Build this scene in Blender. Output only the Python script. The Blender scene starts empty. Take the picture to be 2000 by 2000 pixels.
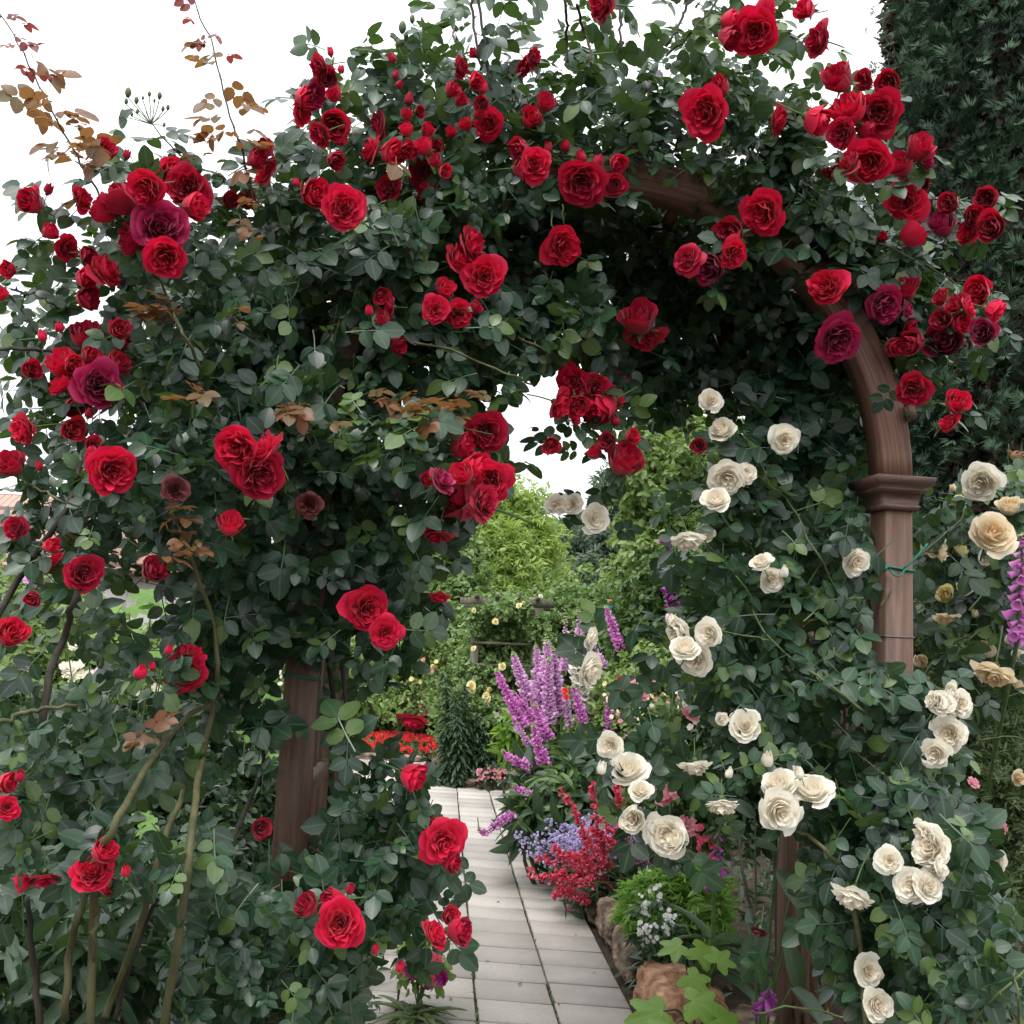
import bpy, math, random
import numpy as np
from mathutils import Vector, Matrix, noise as mnoise

rng = np.random.default_rng(7)
random.seed(7)
R = math.radians
col = bpy.context.scene.collection
PITCH, ROLL, CAMH, FPX = R(7.5), R(2.5), 1.6, 2000.0

# ------------------------------------------------------------------ measuring the place from the photograph
def ray(px, py):
    a = (px - 1000) / FPX; b = (1000 - py) / FPX
    a, b = a * math.cos(ROLL) - b * math.sin(ROLL), a * math.sin(ROLL) + b * math.cos(ROLL)
    return np.array([a, math.cos(PITCH) - b * math.sin(PITCH), math.sin(PITCH) + b * math.cos(PITCH)])
def at(px, py, Y):
    r = ray(px, py); return np.array([0, 0, CAMH]) + r * (Y / r[1])
def gnd(px, py, z=0.0):
    r = ray(px, py); return np.array([0, 0, CAMH]) + r * ((z - CAMH) / r[2])
def at_many(px, py, Y):
    a = (px - 1000) / FPX; b = (1000 - py) / FPX
    a, b = a * math.cos(ROLL) - b * math.sin(ROLL), a * math.sin(ROLL) + b * math.cos(ROLL)
    dy = math.cos(PITCH) - b * math.sin(PITCH); dz = math.sin(PITCH) + b * math.cos(PITCH)
    t = Y / dy
    return np.stack([a * t, Y, CAMH + dz * t], 1)

# ------------------------------------------------------------------ objects and tags
def nrm(v):
    v = np.asarray(v, float)
    return v / (np.linalg.norm(v, axis=-1, keepdims=True) + 1e-9)
def tag(o, label=None, cat=None, group=None, kind=None):
    if label: o['label'] = label
    if cat: o['category'] = cat
    if group: o['group'] = group
    if kind: o['kind'] = kind
    return o
def empty(name, loc, label, cat, group=None):
    o = bpy.data.objects.new(name, None); col.objects.link(o)
    o.location = tuple(float(v) for v in loc); o.empty_display_size = .05
    return tag(o, label, cat, group)
def link(name, me, mat=None, parent=None):
    o = bpy.data.objects.new(name, me); col.objects.link(o)
    if mat and not me.materials: me.materials.append(mat)
    if parent is not None:
        o.parent = parent
        o.matrix_parent_inverse = Matrix.Translation(-parent.location)
    return o

class MB:
    """collects verts / faces / per-vertex tone and mid values into one mesh"""
    def __init__(s): s.v = []; s.lp = []; s.lt = []; s.tone = []; s.mid = []; s.n = 0
    def add(s, v, faces, tone=None, mid=None):
        v = np.asarray(v, float).reshape(-1, 3)
        for f in faces: s.lp.append(np.asarray(f) + s.n); s.lt.append(len(f))
        s.v.append(v); k = len(v)
        s.tone.append(np.full(k, random.random() if tone is None else tone) if np.isscalar(tone) or tone is None else np.asarray(tone))
        s.mid.append(np.zeros(k) if mid is None else (np.full(k, mid) if np.isscalar(mid) else np.asarray(mid)))
        s.n += k
    def add_raw(s, v, loops, totals, tone, mid):
        s.v.append(v); s.lp.append(loops + s.n); s.lt.extend(totals.tolist()); s.tone.append(tone); s.mid.append(mid); s.n += len(v)
    def box(s, c, size, ax=None, tone=None):
        """box centred at c with half-axes from the 3x3 rows ax"""
        ax = np.eye(3) if ax is None else np.asarray(ax, float)
        h = np.asarray(size, float) / 2
        v = [np.asarray(c) + sx * h[0] * ax[0] + sy * h[1] * ax[1] + sz * h[2] * ax[2] for sx in (-1, 1) for sy in (-1, 1) for sz in (-1, 1)]
        s.add(v, [(0, 1, 3, 2), (4, 6, 7, 5), (0, 4, 5, 1), (2, 3, 7, 6), (0, 2, 6, 4), (1, 5, 7, 3)], tone)
    def tube(s, pts, rad, sides=6, tone=None, cap=True):
        pts = np.asarray(pts, float); n = len(pts)
        rad = np.full(n, rad) if np.isscalar(rad) else np.interp(np.linspace(0, 1, n), np.linspace(0, 1, len(rad)), rad)
        tg = np.gradient(pts, axis=0); tg = nrm(tg)
        up = np.array([.3, .2, 1.]) if abs(tg[0][2]) < .9 else np.array([1., .2, .1])
        vs = []
        for p, t, r in zip(pts, tg, rad):
            x = nrm(np.cross(up, t)); y = np.cross(t, x); up = y if abs(np.dot(y, t)) < .9 else up
            up = np.cross(t, x) * 0 + up
            for k in range(sides):
                a = 2 * math.pi * k / sides
                vs.append(p + r * (math.cos(a) * x + math.sin(a) * y))
        f = [(i * sides + k, i * sides + (k + 1) % sides, (i + 1) * sides + (k + 1) % sides, (i + 1) * sides + k) for i in range(n - 1) for k in range(sides)]
        if cap: f += [tuple(range(sides))[::-1], tuple((n - 1) * sides + k for k in range(sides))]
        s.add(vs, f, tone)
    def mesh(s, name, smooth=True):
        me = bpy.data.meshes.new(name)
        v = np.concatenate(s.v).astype(np.float32); lp = np.concatenate(s.lp).astype(np.int32); lt = np.asarray(s.lt, np.int32)
        me.vertices.add(len(v)); me.vertices.foreach_set('co', v.ravel())
        me.loops.add(len(lp)); me.loops.foreach_set('vertex_index', lp)
        me.polygons.add(len(lt)); me.polygons.foreach_set('loop_start', np.concatenate([[0], np.cumsum(lt)[:-1]]).astype(np.int32))
        try: me.polygons.foreach_set('loop_total', lt)
        except Exception: pass
        if smooth: me.polygons.foreach_set('use_smooth', np.ones(len(lt), bool))
        for nm, d in (('tone', s.tone), ('mid', s.mid)):
            a = me.attributes.new(nm, 'FLOAT', 'POINT'); a.data.foreach_set('value', np.concatenate(d).astype(np.float32))
        me.update(calc_edges=True); me.validate()
        return me
    def build(s, name, mat, parent=None, smooth=True):
        return link(name, s.mesh(name, smooth), mat, parent)

def spline(pts, n=16):
    """Catmull-Rom through pts"""
    p = np.asarray(pts, float)
    if len(p) < 3: return np.stack([np.linspace(p[0][k], p[-1][k], n) for k in range(p.shape[1])], 1)
    q = np.vstack([2 * p[0] - p[1], p, 2 * p[-1] - p[-2]]); out = []
    seg = len(p) - 1
    for t in np.linspace(0, seg - 1e-6, n):
        i = int(t); f = t - i; a, b, c, d = q[i:i + 4]
        out.append(.5 * ((2 * b) + (c - a) * f + (2 * a - 5 * b + 4 * c - d) * f * f + (3 * b - a - 3 * c + d) * f ** 3))
    return np.array(out)

# ------------------------------------------------------------------ materials
def newmat(name):
    m = bpy.data.materials.new(name); m.use_nodes = True
    nt = m.node_tree; b = nt.nodes['Principled BSDF']; return m, nt, b, nt.nodes['Material Output']
def nd(nt, t, **kw):
    n = nt.nodes.new(t)
    for k, v in kw.items(): setattr(n, k, v)
    return n
def c4(c): return (c[0], c[1], c[2], 1)
def mixc(nt, fac, a, b):
    n = nd(nt, 'ShaderNodeMix', data_type='RGBA')
    for sock, val in ((n.inputs[0], fac), (n.inputs[6], a), (n.inputs[7], b)):
        if hasattr(val, 'is_output') or isinstance(val, bpy.types.NodeSocket): nt.links.new(val, sock)
        elif isinstance(val, (int, float)): sock.default_value = val
        else: sock.default_value = c4(val)
    return n.outputs[2]
def attr(nt, nm): return nd(nt, 'ShaderNodeAttribute', attribute_name=nm).outputs['Fac']
def maprange(nt, src, a, b, c=0., d=1.):
    n = nd(nt, 'ShaderNodeMapRange'); nt.links.new(src, n.inputs[0])
    for i, v in enumerate((a, b, c, d)): n.inputs[i + 1].default_value = v
    return n.outputs[0]
def noise(nt, scale, detail=4, coord='Object', stretch=None, rough=.55):
    tc = nd(nt, 'ShaderNodeTexCoord'); n = nd(nt, 'ShaderNodeTexNoise'); n.inputs['Scale'].default_value = scale
    n.inputs['Detail'].default_value = detail; n.inputs['Roughness'].default_value = rough
    out = tc.outputs[coord]
    if stretch:
        mp = nd(nt, 'ShaderNodeMapping'); mp.inputs['Scale'].default_value = stretch; nt.links.new(out, mp.inputs[0]); out = mp.outputs[0]
    nt.links.new(out, n.inputs['Vector']); return n.outputs['Fac']

def leafmat(name, dark, light, under=None, trans=(.10, .2, .03), tf=.22, rough=.42, rib=.35, spec=.5, fresh=None):
    m, nt, b, out = newmat(name)
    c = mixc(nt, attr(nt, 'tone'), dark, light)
    if fresh: c = mixc(nt, maprange(nt, attr(nt, 'tone'), .90, 1., 0, .8), c, fresh)
    nz = noise(nt, 30, 2)
    c = mixc(nt, maprange(nt, nz, .3, .8, 0, .25), c, tuple(x * .6 for x in dark))
    if rib: c = mixc(nt, maprange(nt, attr(nt, 'mid'), .84, 1., 0, rib), c, tuple(min(1, x * 2.2 + .03) for x in light))
    if under:
        g = nd(nt, 'ShaderNodeNewGeometry'); c = mixc(nt, g.outputs['Backfacing'], c, under)
    nt.links.new(c, b.inputs['Base Color']); b.inputs['Roughness'].default_value = rough; b.inputs['Specular IOR Level'].default_value = spec
    tr = nd(nt, 'ShaderNodeBsdfTranslucent'); tr.inputs[0].default_value = c4(trans)
    mx = nd(nt, 'ShaderNodeMixShader'); mx.inputs[0].default_value = tf
    nt.links.new(b.outputs[0], mx.inputs[1]); nt.links.new(tr.outputs[0], mx.inputs[2]); nt.links.new(mx.outputs[0], out.inputs[0])
    return m
def petalmat(name, ca, cb, inner=None, trans=None, tf=.22, rough=.5, sheen=.0, mot=.62):
    m, nt, b, out = newmat(name)
    c = mixc(nt, attr(nt, 'tone'), ca, cb)
    if inner: c = mixc(nt, maprange(nt, attr(nt, 'mid'), .35, 1., 0, 1), c, inner)
    nz = noise(nt, 26, 3)
    c = mixc(nt, maprange(nt, nz, .35, .75, 0, .3), c, tuple(x * mot for x in ca))
    nt.links.new(c, b.inputs['Base Color']); b.inputs['Roughness'].default_value = rough; b.inputs['Specular IOR Level'].default_value = .3
    b.inputs['Sheen Weight'].default_value = sheen
    tr = nd(nt, 'ShaderNodeBsdfTranslucent'); tr.inputs[0].default_value = c4(trans or cb)
    mx = nd(nt, 'ShaderNodeMixShader'); mx.inputs[0].default_value = tf
    nt.links.new(b.outputs[0], mx.inputs[1]); nt.links.new(tr.outputs[0], mx.inputs[2]); nt.links.new(mx.outputs[0], out.inputs[0])
    return m
def plainmat(name, a, bcol, scale=8, rough=.7, bump=.0, stretch=None, detail=5, lo=.35, hi=.7, bscale=None, spec=.3):
    m, nt, b, out = newmat(name)
    nz = noise(nt, scale, detail, stretch=stretch)
    c = mixc(nt, maprange(nt, nz, lo, hi), a, bcol)
    nt.links.new(c, b.inputs['Base Color']); b.inputs['Roughness'].default_value = rough; b.inputs['Specular IOR Level'].default_value = spec
    if bump:
        bp = nd(nt, 'ShaderNodeBump'); bp.inputs['Strength'].default_value = bump; bp.inputs['Distance'].default_value = .01
        nt.links.new(noise(nt, bscale or scale * 2, 6, stretch=stretch), bp.inputs['Height']); nt.links.new(bp.outputs[0], b.inputs['Normal'])
    return m

M = {}
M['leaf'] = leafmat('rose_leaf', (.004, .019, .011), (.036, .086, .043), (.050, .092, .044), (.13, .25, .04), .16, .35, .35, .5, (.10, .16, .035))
M['leafw'] = leafmat('white_rose_leaf', (.005, .020, .012), (.040, .090, .045), (.06, .10, .05), (.13, .25, .04), .16, .38, .35, .42, (.12, .19, .04))
M['young'] = leafmat('bronze_young_leaf', (.085, .085, .03), (.22, .085, .04), (.15, .075, .045), (.36, .17, .05), .35, .4, .2)
M['lime'] = leafmat('lime_leaf', (.10, .22, .026), (.17, .31, .045), None, (.28, .46, .04), .32, .45, .35)
M['mid'] = leafmat('mid_green_leaf', (.045, .10, .03), (.10, .18, .05), None, (.18, .3, .05), .28, .45, .2)
M['pale'] = leafmat('pale_green_leaf', (.13, .21, .06), (.24, .33, .11), None, (.3, .45, .1), .35, .5, .2)
M['olive'] = leafmat('olive_leaf', (.06, .10, .035), (.13, .18, .07), None, (.18, .26, .07), .28, .5, .2)
M['fern'] = leafmat('feathery_leaf', (.14, .30, .045), (.27, .46, .10), None, (.25, .45, .06), .35, .5, .0)
M['grey'] = leafmat('grey_green_needle', (.07, .12, .07), (.13, .18, .12), None, (.13, .2, .1), .25, .6, .0)  # needle green greyed and paled, distance haze kept in the colour
M['dark'] = leafmat('dark_green_leaf', (.022, .052, .026), (.05, .095, .045), None, (.1, .18, .04), .2, .45, .2)
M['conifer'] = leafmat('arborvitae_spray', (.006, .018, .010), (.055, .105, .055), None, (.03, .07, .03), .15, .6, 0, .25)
M['willow'] = leafmat('willow_leaf', (.22, .34, .07), (.38, .50, .14), None, (.38, .52, .1), .4, .5, 0)
M['redyoung'] = leafmat('red_young_leaf', (.14, .03, .03), (.24, .06, .045), (.16, .05, .045), (.4, .07, .06), .35, .4, .2)
M['red'] = petalmat('red_petal', (.40, .003, .026), (.82, .011, .075), None, (.84, .010, .066), .27, .5, .15)
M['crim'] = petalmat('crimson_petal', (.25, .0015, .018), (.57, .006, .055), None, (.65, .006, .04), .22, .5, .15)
M['hedge'] = leafmat('hedge_leaf', (.10, .18, .05), (.24, .34, .12), None, (.25, .4, .1), .3, .5, .0)  # lighter green for far planting, haze put into the colour
M['mag'] = petalmat('magenta_petal', (.17, .003, .036), (.50, .014, .105), None, (.5, .01, .09), .2, .5, .15)
M['wither'] = petalmat('withered_petal', (.08, .018, .018), (.16, .04, .04), None, (.15, .03, .03), .1, .7)
M['white'] = petalmat('white_petal', (.93, .89, .77), (.96, .935, .85), (.95, .81, .64), (.97, .92, .80), .38, .6, 0, .93)
M['peach'] = petalmat('peach_petal', (.90, .76, .55), (.94, .88, .72), (.92, .66, .38), (.95, .8, .55), .36, .6, 0, .9)
M['yellow'] = petalmat('yellow_petal', (.92, .82, .42), (.95, .90, .64), (.92, .74, .30), (.95, .85, .4), .36, .6, 0, .9)
M['pink'] = petalmat('pink_petal', (.75, .22, .30), (.82, .45, .5), None, (.8, .3, .35), .25, .5)
M['fox'] = petalmat('foxglove_petal', (.68, .32, .65), (.86, .62, .80), None, (.82, .55, .78), .35, .5)
M['foxm'] = petalmat('deep_foxglove_petal', (.66, .18, .60), (.82, .40, .73), None, (.8, .35, .7), .35, .5)
M['foxd'] = petalmat('plum_foxglove_petal', (.22, .018, .20), (.42, .09, .38), None, (.3, .03, .3), .2, .5)
M['foxw'] = petalmat('white_foxglove_petal', (.84, .82, .72), (.9, .9, .84), None, (.9, .9, .8), .35, .5, 0, .9)
M['pen'] = petalmat('penstemon_petal', (.62, .05, .12), (.85, .21, .29), None, (.8, .08, .15), .3, .5)
M['lav'] = petalmat('catmint_petal', (.50, .43, .70), (.64, .57, .80), None, (.62, .55, .8), .35, .6)
M['scar'] = petalmat('scarlet_petal', (.55, .015, .018), (.70, .04, .035), None, (.7, .05, .03), .2, .5)
M['snow'] = petalmat('snapdragon_petal', (.88, .88, .83), (.93, .93, .9), None, (.92, .92, .88), .35, .5, 0, .95)
M['pet'] = petalmat('petunia_petal', (.10, .005, .12), (.45, .02, .16), None, (.3, .02, .15), .2, .5)
M['stem'] = plainmat('green_stem', (.045, .085, .025), (.09, .14, .045), 40, .5)
M['cane'] = plainmat('olive_cane', (.05, .055, .022), (.11, .105, .045), 22, .6, .3, (1, 1, .25))
M['canedark'] = plainmat('dark_cane', (.02, .018, .014), (.05, .042, .03), 25, .7, .3, (1, 1, .25))
M['canegreen'] = plainmat('green_cane', (.05, .085, .025), (.11, .13, .05), 25, .55, .2, (1, 1, .25))
M['bark'] = plainmat('bark', (.05, .038, .028), (.12, .09, .065), 12, .9, .6, (1, 1, .2))
M['bud'] = plainmat('bud_green', (.05, .09, .03), (.10, .13, .06), 40, .5)
M['wood'] = plainmat('stained_wood', (.070, .036, .024), (.165, .098, .068), 9, .55, .35, (6, 6, .35), 6, .3, .72, 22, .4)
m, nt, b, out = newmat('stained_curved_wood'); M['woodarc'] = m      # grain runs along the curve of the beam
cx_ = nd(nt, 'ShaderNodeCombineXYZ'); q_ = nd(nt, 'ShaderNodeMath', operation='MULTIPLY'); q_.inputs[1].default_value = 9.; nt.links.new(attr(nt, 'tone'), q_.inputs[0]); q2_ = nd(nt, 'ShaderNodeMath', operation='MULTIPLY'); q2_.inputs[1].default_value = 2.2; nt.links.new(attr(nt, 'mid'), q2_.inputs[0])
nt.links.new(q_.outputs[0], cx_.inputs[0]); nt.links.new(q2_.outputs[0], cx_.inputs[1]); gn = nd(nt, 'ShaderNodeTexNoise'); gn.inputs['Scale'].default_value = 1.6; gn.inputs['Detail'].default_value = 7; nt.links.new(cx_.outputs[0], gn.inputs['Vector'])
c = mixc(nt, maprange(nt, gn.outputs['Fac'], .3, .72), (.075, .036, .024), (.215, .118, .082)); c = mixc(nt, maprange(nt, noise(nt, 11, 5), .55, .8, 0, .5), c, (.05, .028, .02))
nt.links.new(c, b.inputs['Base Color']); b.inputs['Roughness'].default_value = .6; b.inputs['Specular IOR Level'].default_value = .4
bp = nd(nt, 'ShaderNodeBump'); bp.inputs['Strength'].default_value = .5; bp.inputs['Distance'].default_value = .004; nt.links.new(gn.outputs['Fac'], bp.inputs['Height']); nt.links.new(bp.outputs[0], b.inputs['Normal'])
M['woodcap'] = plainmat('stained_moulding', (.070, .036, .028), (.120, .066, .050), 10, .45, .2, (.5, 5, 5), 6, .3, .75, 20, .45)
M['greywood'] = plainmat('weathered_wood', (.095, .09, .065), (.17, .16, .12), 8, .8, .3, (4, 4, .5))
M['twine'] = plainmat('green_twine', (.004, .13, .09), (.01, .2, .14), 60, .5)
M['wire'] = plainmat('wire', (.12, .12, .11), (.2, .2, .19), 60, .4)
M['soil'] = plainmat('soil', (.035, .026, .018), (.085, .062, .045), 14, .95, .8, None, 8)
M['rock'] = plainmat('brown_rock', (.07, .05, .035), (.34, .25, .18), 9, .95, 1.0, None, 9, .38, .66, 35)
M['rocko'] = plainmat('orange_rock', (.20, .09, .045), (.50, .31, .20), 12, .95, 1.0, None, 9, .38, .66, 45)

# ------------------------------------------------------------------ world, sun, camera
W = bpy.data.worlds.new('World'); bpy.context.scene.world = W; W.use_nodes = True
nt = W.node_tree; bg = nt.nodes['Background']
sky = nd(nt, 'ShaderNodeTexSky', sky_type='NISHITA', sun_disc=False)
SUN_EL, SUN_AZ = R(58), R(200)
sky.sun_elevation = SUN_EL; sky.sun_rotation = SUN_AZ; sky.air_density = 1.; sky.dust_density = 4.
bw = nd(nt, 'ShaderNodeRGBToBW'); nt.links.new(sky.outputs[0], bw.inputs[0])
tc = nd(nt, 'ShaderNodeTexCoord'); sp = nd(nt, 'ShaderNodeSeparateXYZ'); nt.links.new(tc.outputs['Generated'], sp.inputs[0])
ov = maprange(nt, sp.outputs[2], -.1, 1., 8.0, 16.)           # thick bright cloud, brighter overhead
ad = nd(nt, 'ShaderNodeMath', operation='MULTIPLY_ADD'); nt.links.new(bw.outputs[0], ad.inputs[0]); ad.inputs[1].default_value = .25; nt.links.new(ov, ad.inputs[2])
vm = nd(nt, 'ShaderNodeVectorMath', operation='SCALE'); vm.inputs[0].default_value = (.985, 1., 1.03); nt.links.new(ad.outputs[0], vm.inputs['Scale'])
nt.links.new(vm.outputs[0], bg.inputs[0]); bg.inputs[1].default_value = .10
sl = bpy.data.lights.new('sun', 'SUN'); sl.energy = 1.3; sl.angle = R(25); sl.color = (1, .97, .92)
so = bpy.data.objects.new('sun', sl); col.objects.link(so)
sdir = Vector((math.sin(SUN_AZ) * math.cos(SUN_EL), math.cos(SUN_AZ) * math.cos(SUN_EL), math.sin(SUN_EL)))
so.rotation_euler = sdir.to_track_quat('Z', 'Y').to_euler()
cam = bpy.data.cameras.new('camera'); cam.sensor_fit = 'HORIZONTAL'; cam.sensor_width = 36; cam.lens = 36; cam.clip_end = 2000; cam.clip_start = .05
co = bpy.data.objects.new('camera', cam); col.objects.link(co)
Fw = Vector((0, math.cos(PITCH), math.sin(PITCH))); Up = Vector((0, -math.sin(PITCH), math.cos(PITCH))); Rt = Vector((1, 0, 0))
# the photograph is tilted a little: turn right and up about the view axis
r2 = math.cos(ROLL) * Rt + math.sin(ROLL) * Up; u2 = -math.sin(ROLL) * Rt + math.cos(ROLL) * Up
co.matrix_world = Matrix(((r2.x, u2.x, -Fw.x, 0), (r2.y, u2.y, -Fw.y, 0), (r2.z, u2.z, -Fw.z, CAMH), (0, 0, 0, 1)))
sc = bpy.context.scene; sc.camera = co
sc.view_settings.view_transform = 'Standard'; sc.view_settings.look = 'None'; sc.view_settings.exposure = 0.57; sc.view_settings.gamma = 1
sc.cycles.max_bounces = 6; sc.cycles.diffuse_bounces = 3; sc.cycles.transmission_bounces = 4; sc.cycles.transparent_max_bounces = 4

# ------------------------------------------------------------------ leaf templates
def leaf_t(L=1., W=.72, fold=.12, droop=.12, tip=.0, twist=0.):
    """one leaf along +y, upper face +z; 5 midrib and 4+4 edge points"""
    ym = [0, .25, .5, .75, 1.]; ye = [.10, .36, .64, .88]; we = [.22, .36, .33, .17]
    v = []; mid = []
    z = lambda y: -droop * y * y
    for y in ym: v.append((0, y * L, z(y) * L)); mid.append(1.)
    for s in (-1, 1):
        for y, w in zip(ye, we):
            v.append((s * w * W / .72 * L, y * L, (z(y) + fold * w * 1.6 + s * twist * w) * L)); mid.append(0.)
    f = []
    for o, fl in ((5, 1), (9, 0)):
        e = [o, o + 1, o + 2, o + 3]
        q = [(0, e[0], 1), (1, e[0], e[1], 2), (2, e[1], e[2], 3), (3, e[2], e[3], 4)]
        f += [t if fl == 0 else t[::-1] for t in q]
    f = [t[::-1] if False else t for t in f]
    return np.array(v), f, np.array(mid)
def tmpl(parts):
    """join leaf pieces: list of (verts, faces, mid, toneoffset)"""
    v = []; lp = []; lt = []; md = []; to = []; n = 0
    for pv, pf, pm, pt in parts:
        for f in pf: lp.extend([i + n for i in f]); lt.append(len(f))
        v.append(pv); md.append(pm); to.append(np.full(len(pv), pt)); n += len(pv)
    return np.concatenate(v), np.array(lp), np.array(lt), np.concatenate(md), np.concatenate(to)
def rotm(ax, a):
    return np.array(Matrix.Rotation(a, 3, Vector(ax)))
def sprig_t(seed, pairs=2, l0=.42):
    """compound rose leaf: terminal leaflet and pairs on a thin rachis, total length about 1"""
    r = random.Random(seed); parts = []
    bend = r.uniform(-.15, .15)
    def axis(y): return np.array([bend * y * y, y, -.10 * y * y])
    ls = l0
    v, f, m = leaf_t(ls * r.uniform(.95, 1.12), .72, r.uniform(.05, .2), r.uniform(.05, .3))
    v = v @ rotm((1, 0, 0), r.uniform(-.3, .1)).T @ rotm((0, 1, 0), r.uniform(-.35, .35)).T + axis(.64); parts.append((v, f, m, r.uniform(-.2, .2)))
    for k in range(pairs):
        y = .56 - .27 * k
        for s in (-1, 1):
            v, f, m = leaf_t(ls * r.uniform(.8, 1.0) * (1 - .08 * k), .74, r.uniform(.03, .2), r.uniform(.05, .3), twist=r.uniform(-.1, .1))
            v = v @ rotm((0, 1, 0), r.uniform(-.45, .45)).T @ rotm((1, 0, 0), r.uniform(-.35, .2)).T @ rotm((0, 0, 1), -s * r.uniform(.95, 1.3)).T
            parts.append((v + axis(y) + np.array([s * .02, 0, 0]), f, m, r.uniform(-.25, .25)))
    ra = []
    for y in (-.05, .25, .64):
        a = axis(y); ra += [a + np.array([-.011, 0, -.006]), a + np.array([.011, 0, -.006])]
    parts.append((np.array(ra), [(0, 1, 3, 2), (2, 3, 5, 4)], np.full(6, .9), .2))
    return tmpl(parts)
SPRIG = [sprig_t(i, 2 if i % 4 else 1, .42 if i % 3 else .47) for i in range(10)]
def single_t(W=.5, droop=.2, fold=.1): return tmpl([leaf_t(1., W, fold, droop) + (0.,)])
LEAF1 = [single_t(.62, .15), single_t(.55, .3, .2), single_t(.7, .05, .05)]
NARROW = [single_t(.26, .35), single_t(.22, .15), single_t(.3, .55)]
BLADE = [single_t(.14, .5), single_t(.12, .25), single_t(.16, .8)]
def clump_t(seed, n=7, W=.55, spread=1.):
    """twig end with several leaves: the building block of far shrubs"""
    r = random.Random(seed); parts = []
    for k in range(n):
        v, f, m = leaf_t(r.uniform(.35, .6), W, .1, r.uniform(0, .3))
        v = v @ rotm((1, 0, 0), r.uniform(-.9, .9)).T @ rotm((0, 1, 0), r.uniform(-.8, .8)).T @ rotm((0, 0, 1), r.uniform(-1.6, 1.6) * spread).T
        parts.append((v + np.array([r.uniform(-.1, .1), r.uniform(0, .6), r.uniform(-.1, .1)]), f, m, r.uniform(-.3, .3)))
    return tmpl(parts)
CLUMP = [clump_t(i) for i in range(5)]
CLUMPN = [clump_t(50 + i, 9, .24) for i in range(5)]
def fan_t(seed):
    """flat upright arborvitae spray"""
    r = random.Random(seed); parts = []
    for k in range(9):
        a = (k - 4) * .2 + r.uniform(-.06, .06)
        ln = r.uniform(.45, .8) * (1 - .35 * abs(k - 4) / 4); v = np.array([(0, 0, 0), (-.042, .4 * ln, .01), (0, ln, -.06 * ln), (.042, .4 * ln, .01)]); f = [(0, 3, 2, 1)]; m = np.zeros(4)
        parts.append((v @ rotm((0, 0, 1), -a).T + np.array([math.sin(a) * .18, .2 - abs(a) * .1, r.uniform(-.05, .05)]), f, m, r.uniform(-.3, .3)))
    return tmpl(parts)
FAN = [fan_t(i) for i in range(5)]

def place(mb, tm, P, N, D, S, tone=None, gamma=1.):
    """scatter templates: positions P, face normals N, growth directions D, sizes S"""
    P = np.asarray(P, float); n = len(P)
    if n == 0: return
    Z = nrm(N); Y = D - (D * Z).sum(1, keepdims=True) * Z; Y = nrm(Y); X = np.cross(Y, Z)
    S = np.full(n, S) if np.isscalar(S) else S
    T = rng.random(n) if tone is None else tone
    which = rng.integers(0, len(tm), n)
    for k in range(len(tm)):
        i = np.where(which == k)[0]
        if len(i) == 0: continue
        v, lp, lt, md, to = tm[k]; m = len(v)
        o = P[i][:, None, :] + S[i][:, None, None] * (v[None, :, 0:1] * X[i][:, None, :] + v[None, :, 1:2] * Y[i][:, None, :] + v[None, :, 2:3] * Z[i][:, None, :])
        off = (np.arange(len(i)) * m)[:, None]
        mb.add_raw(o.reshape(-1, 3), (lp[None, :] + off).ravel(), np.tile(lt, len(i)),
                   np.clip(T[i][:, None] + to[None, :], 0, 1).ravel(), np.tile(md, len(i)))
def randdir(n): return nrm(rng.normal(size=(n, 3)))

def inpoly(px, py, poly):
    poly = np.asarray(poly, float); x0, y0 = poly[-1]; ins = np.zeros(len(px), bool)
    for x1, y1 in poly:
        c = ((y1 > py) != (y0 > py)) & (px < (x0 - x1) * (py - y1) / (y0 - y1 + 1e-12) + x1); ins ^= c; x0, y0 = x1, y1
    return ins
def samplepoly(poly, n):
    p = np.asarray(poly, float); lo, hi = p.min(0), p.max(0); xs = []; c = 0
    while c < n:
        q = lo + rng.random((n * 3, 2)) * (hi - lo); q = q[inpoly(q[:, 0], q[:, 1], poly)]; xs.append(q); c += len(q)
    return np.concatenate(xs)[:n]

# ------------------------------------------------------------------ depth of the flowering front of the canopy (metres from the lens), measured on the arch
CTRL = np.array([(300, 900, 2.30), (0, 600, 2.45), (0, 1400, 2.15), (300, 1700, 2.15), (500, 700, 2.40), (650, 450, 2.60), (850, 900, 2.50), (700, 1200, 2.60),
    (600, 1600, 2.60), (850, 1650, 2.68), (560, 1420, 2.80), (900, 300, 2.75), (1100, 150, 2.75), (1000, 0, 2.72), (1400, 50, 2.75), (1160, 390, 2.92),
    (1300, 300, 2.88), (1500, 150, 2.9), (1650, 250, 2.92), (1900, 500, 3.1), (1500, 420, 2.98), (1750, 720, 3.12), (1600, 700, 3.08), (1250, 650, 3.2),
    (1150, 760, 3.15), (1050, 600, 2.95), (940, 700, 2.72), (200, 350, 2.4), (450, 300, 2.5), (100, 1150, 2.25), (450, 1850, 2.4), (800, 1850, 2.6)])
CTRLW = np.array([(1300, 1000, 3.1), (1500, 1300, 3.0), (1740, 1100, 3.15), (1740, 1400, 2.95), (1300, 1300, 2.95), (1250, 1600, 2.9), (1600, 1700, 2.85), (1800, 1700, 2.65), (1950, 1900, 2.45),
    (1600, 1950, 2.8), (1400, 800, 3.2), (1200, 1450, 2.9), (1180, 1000, 3.2), (1540, 900, 3.2)])
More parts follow.
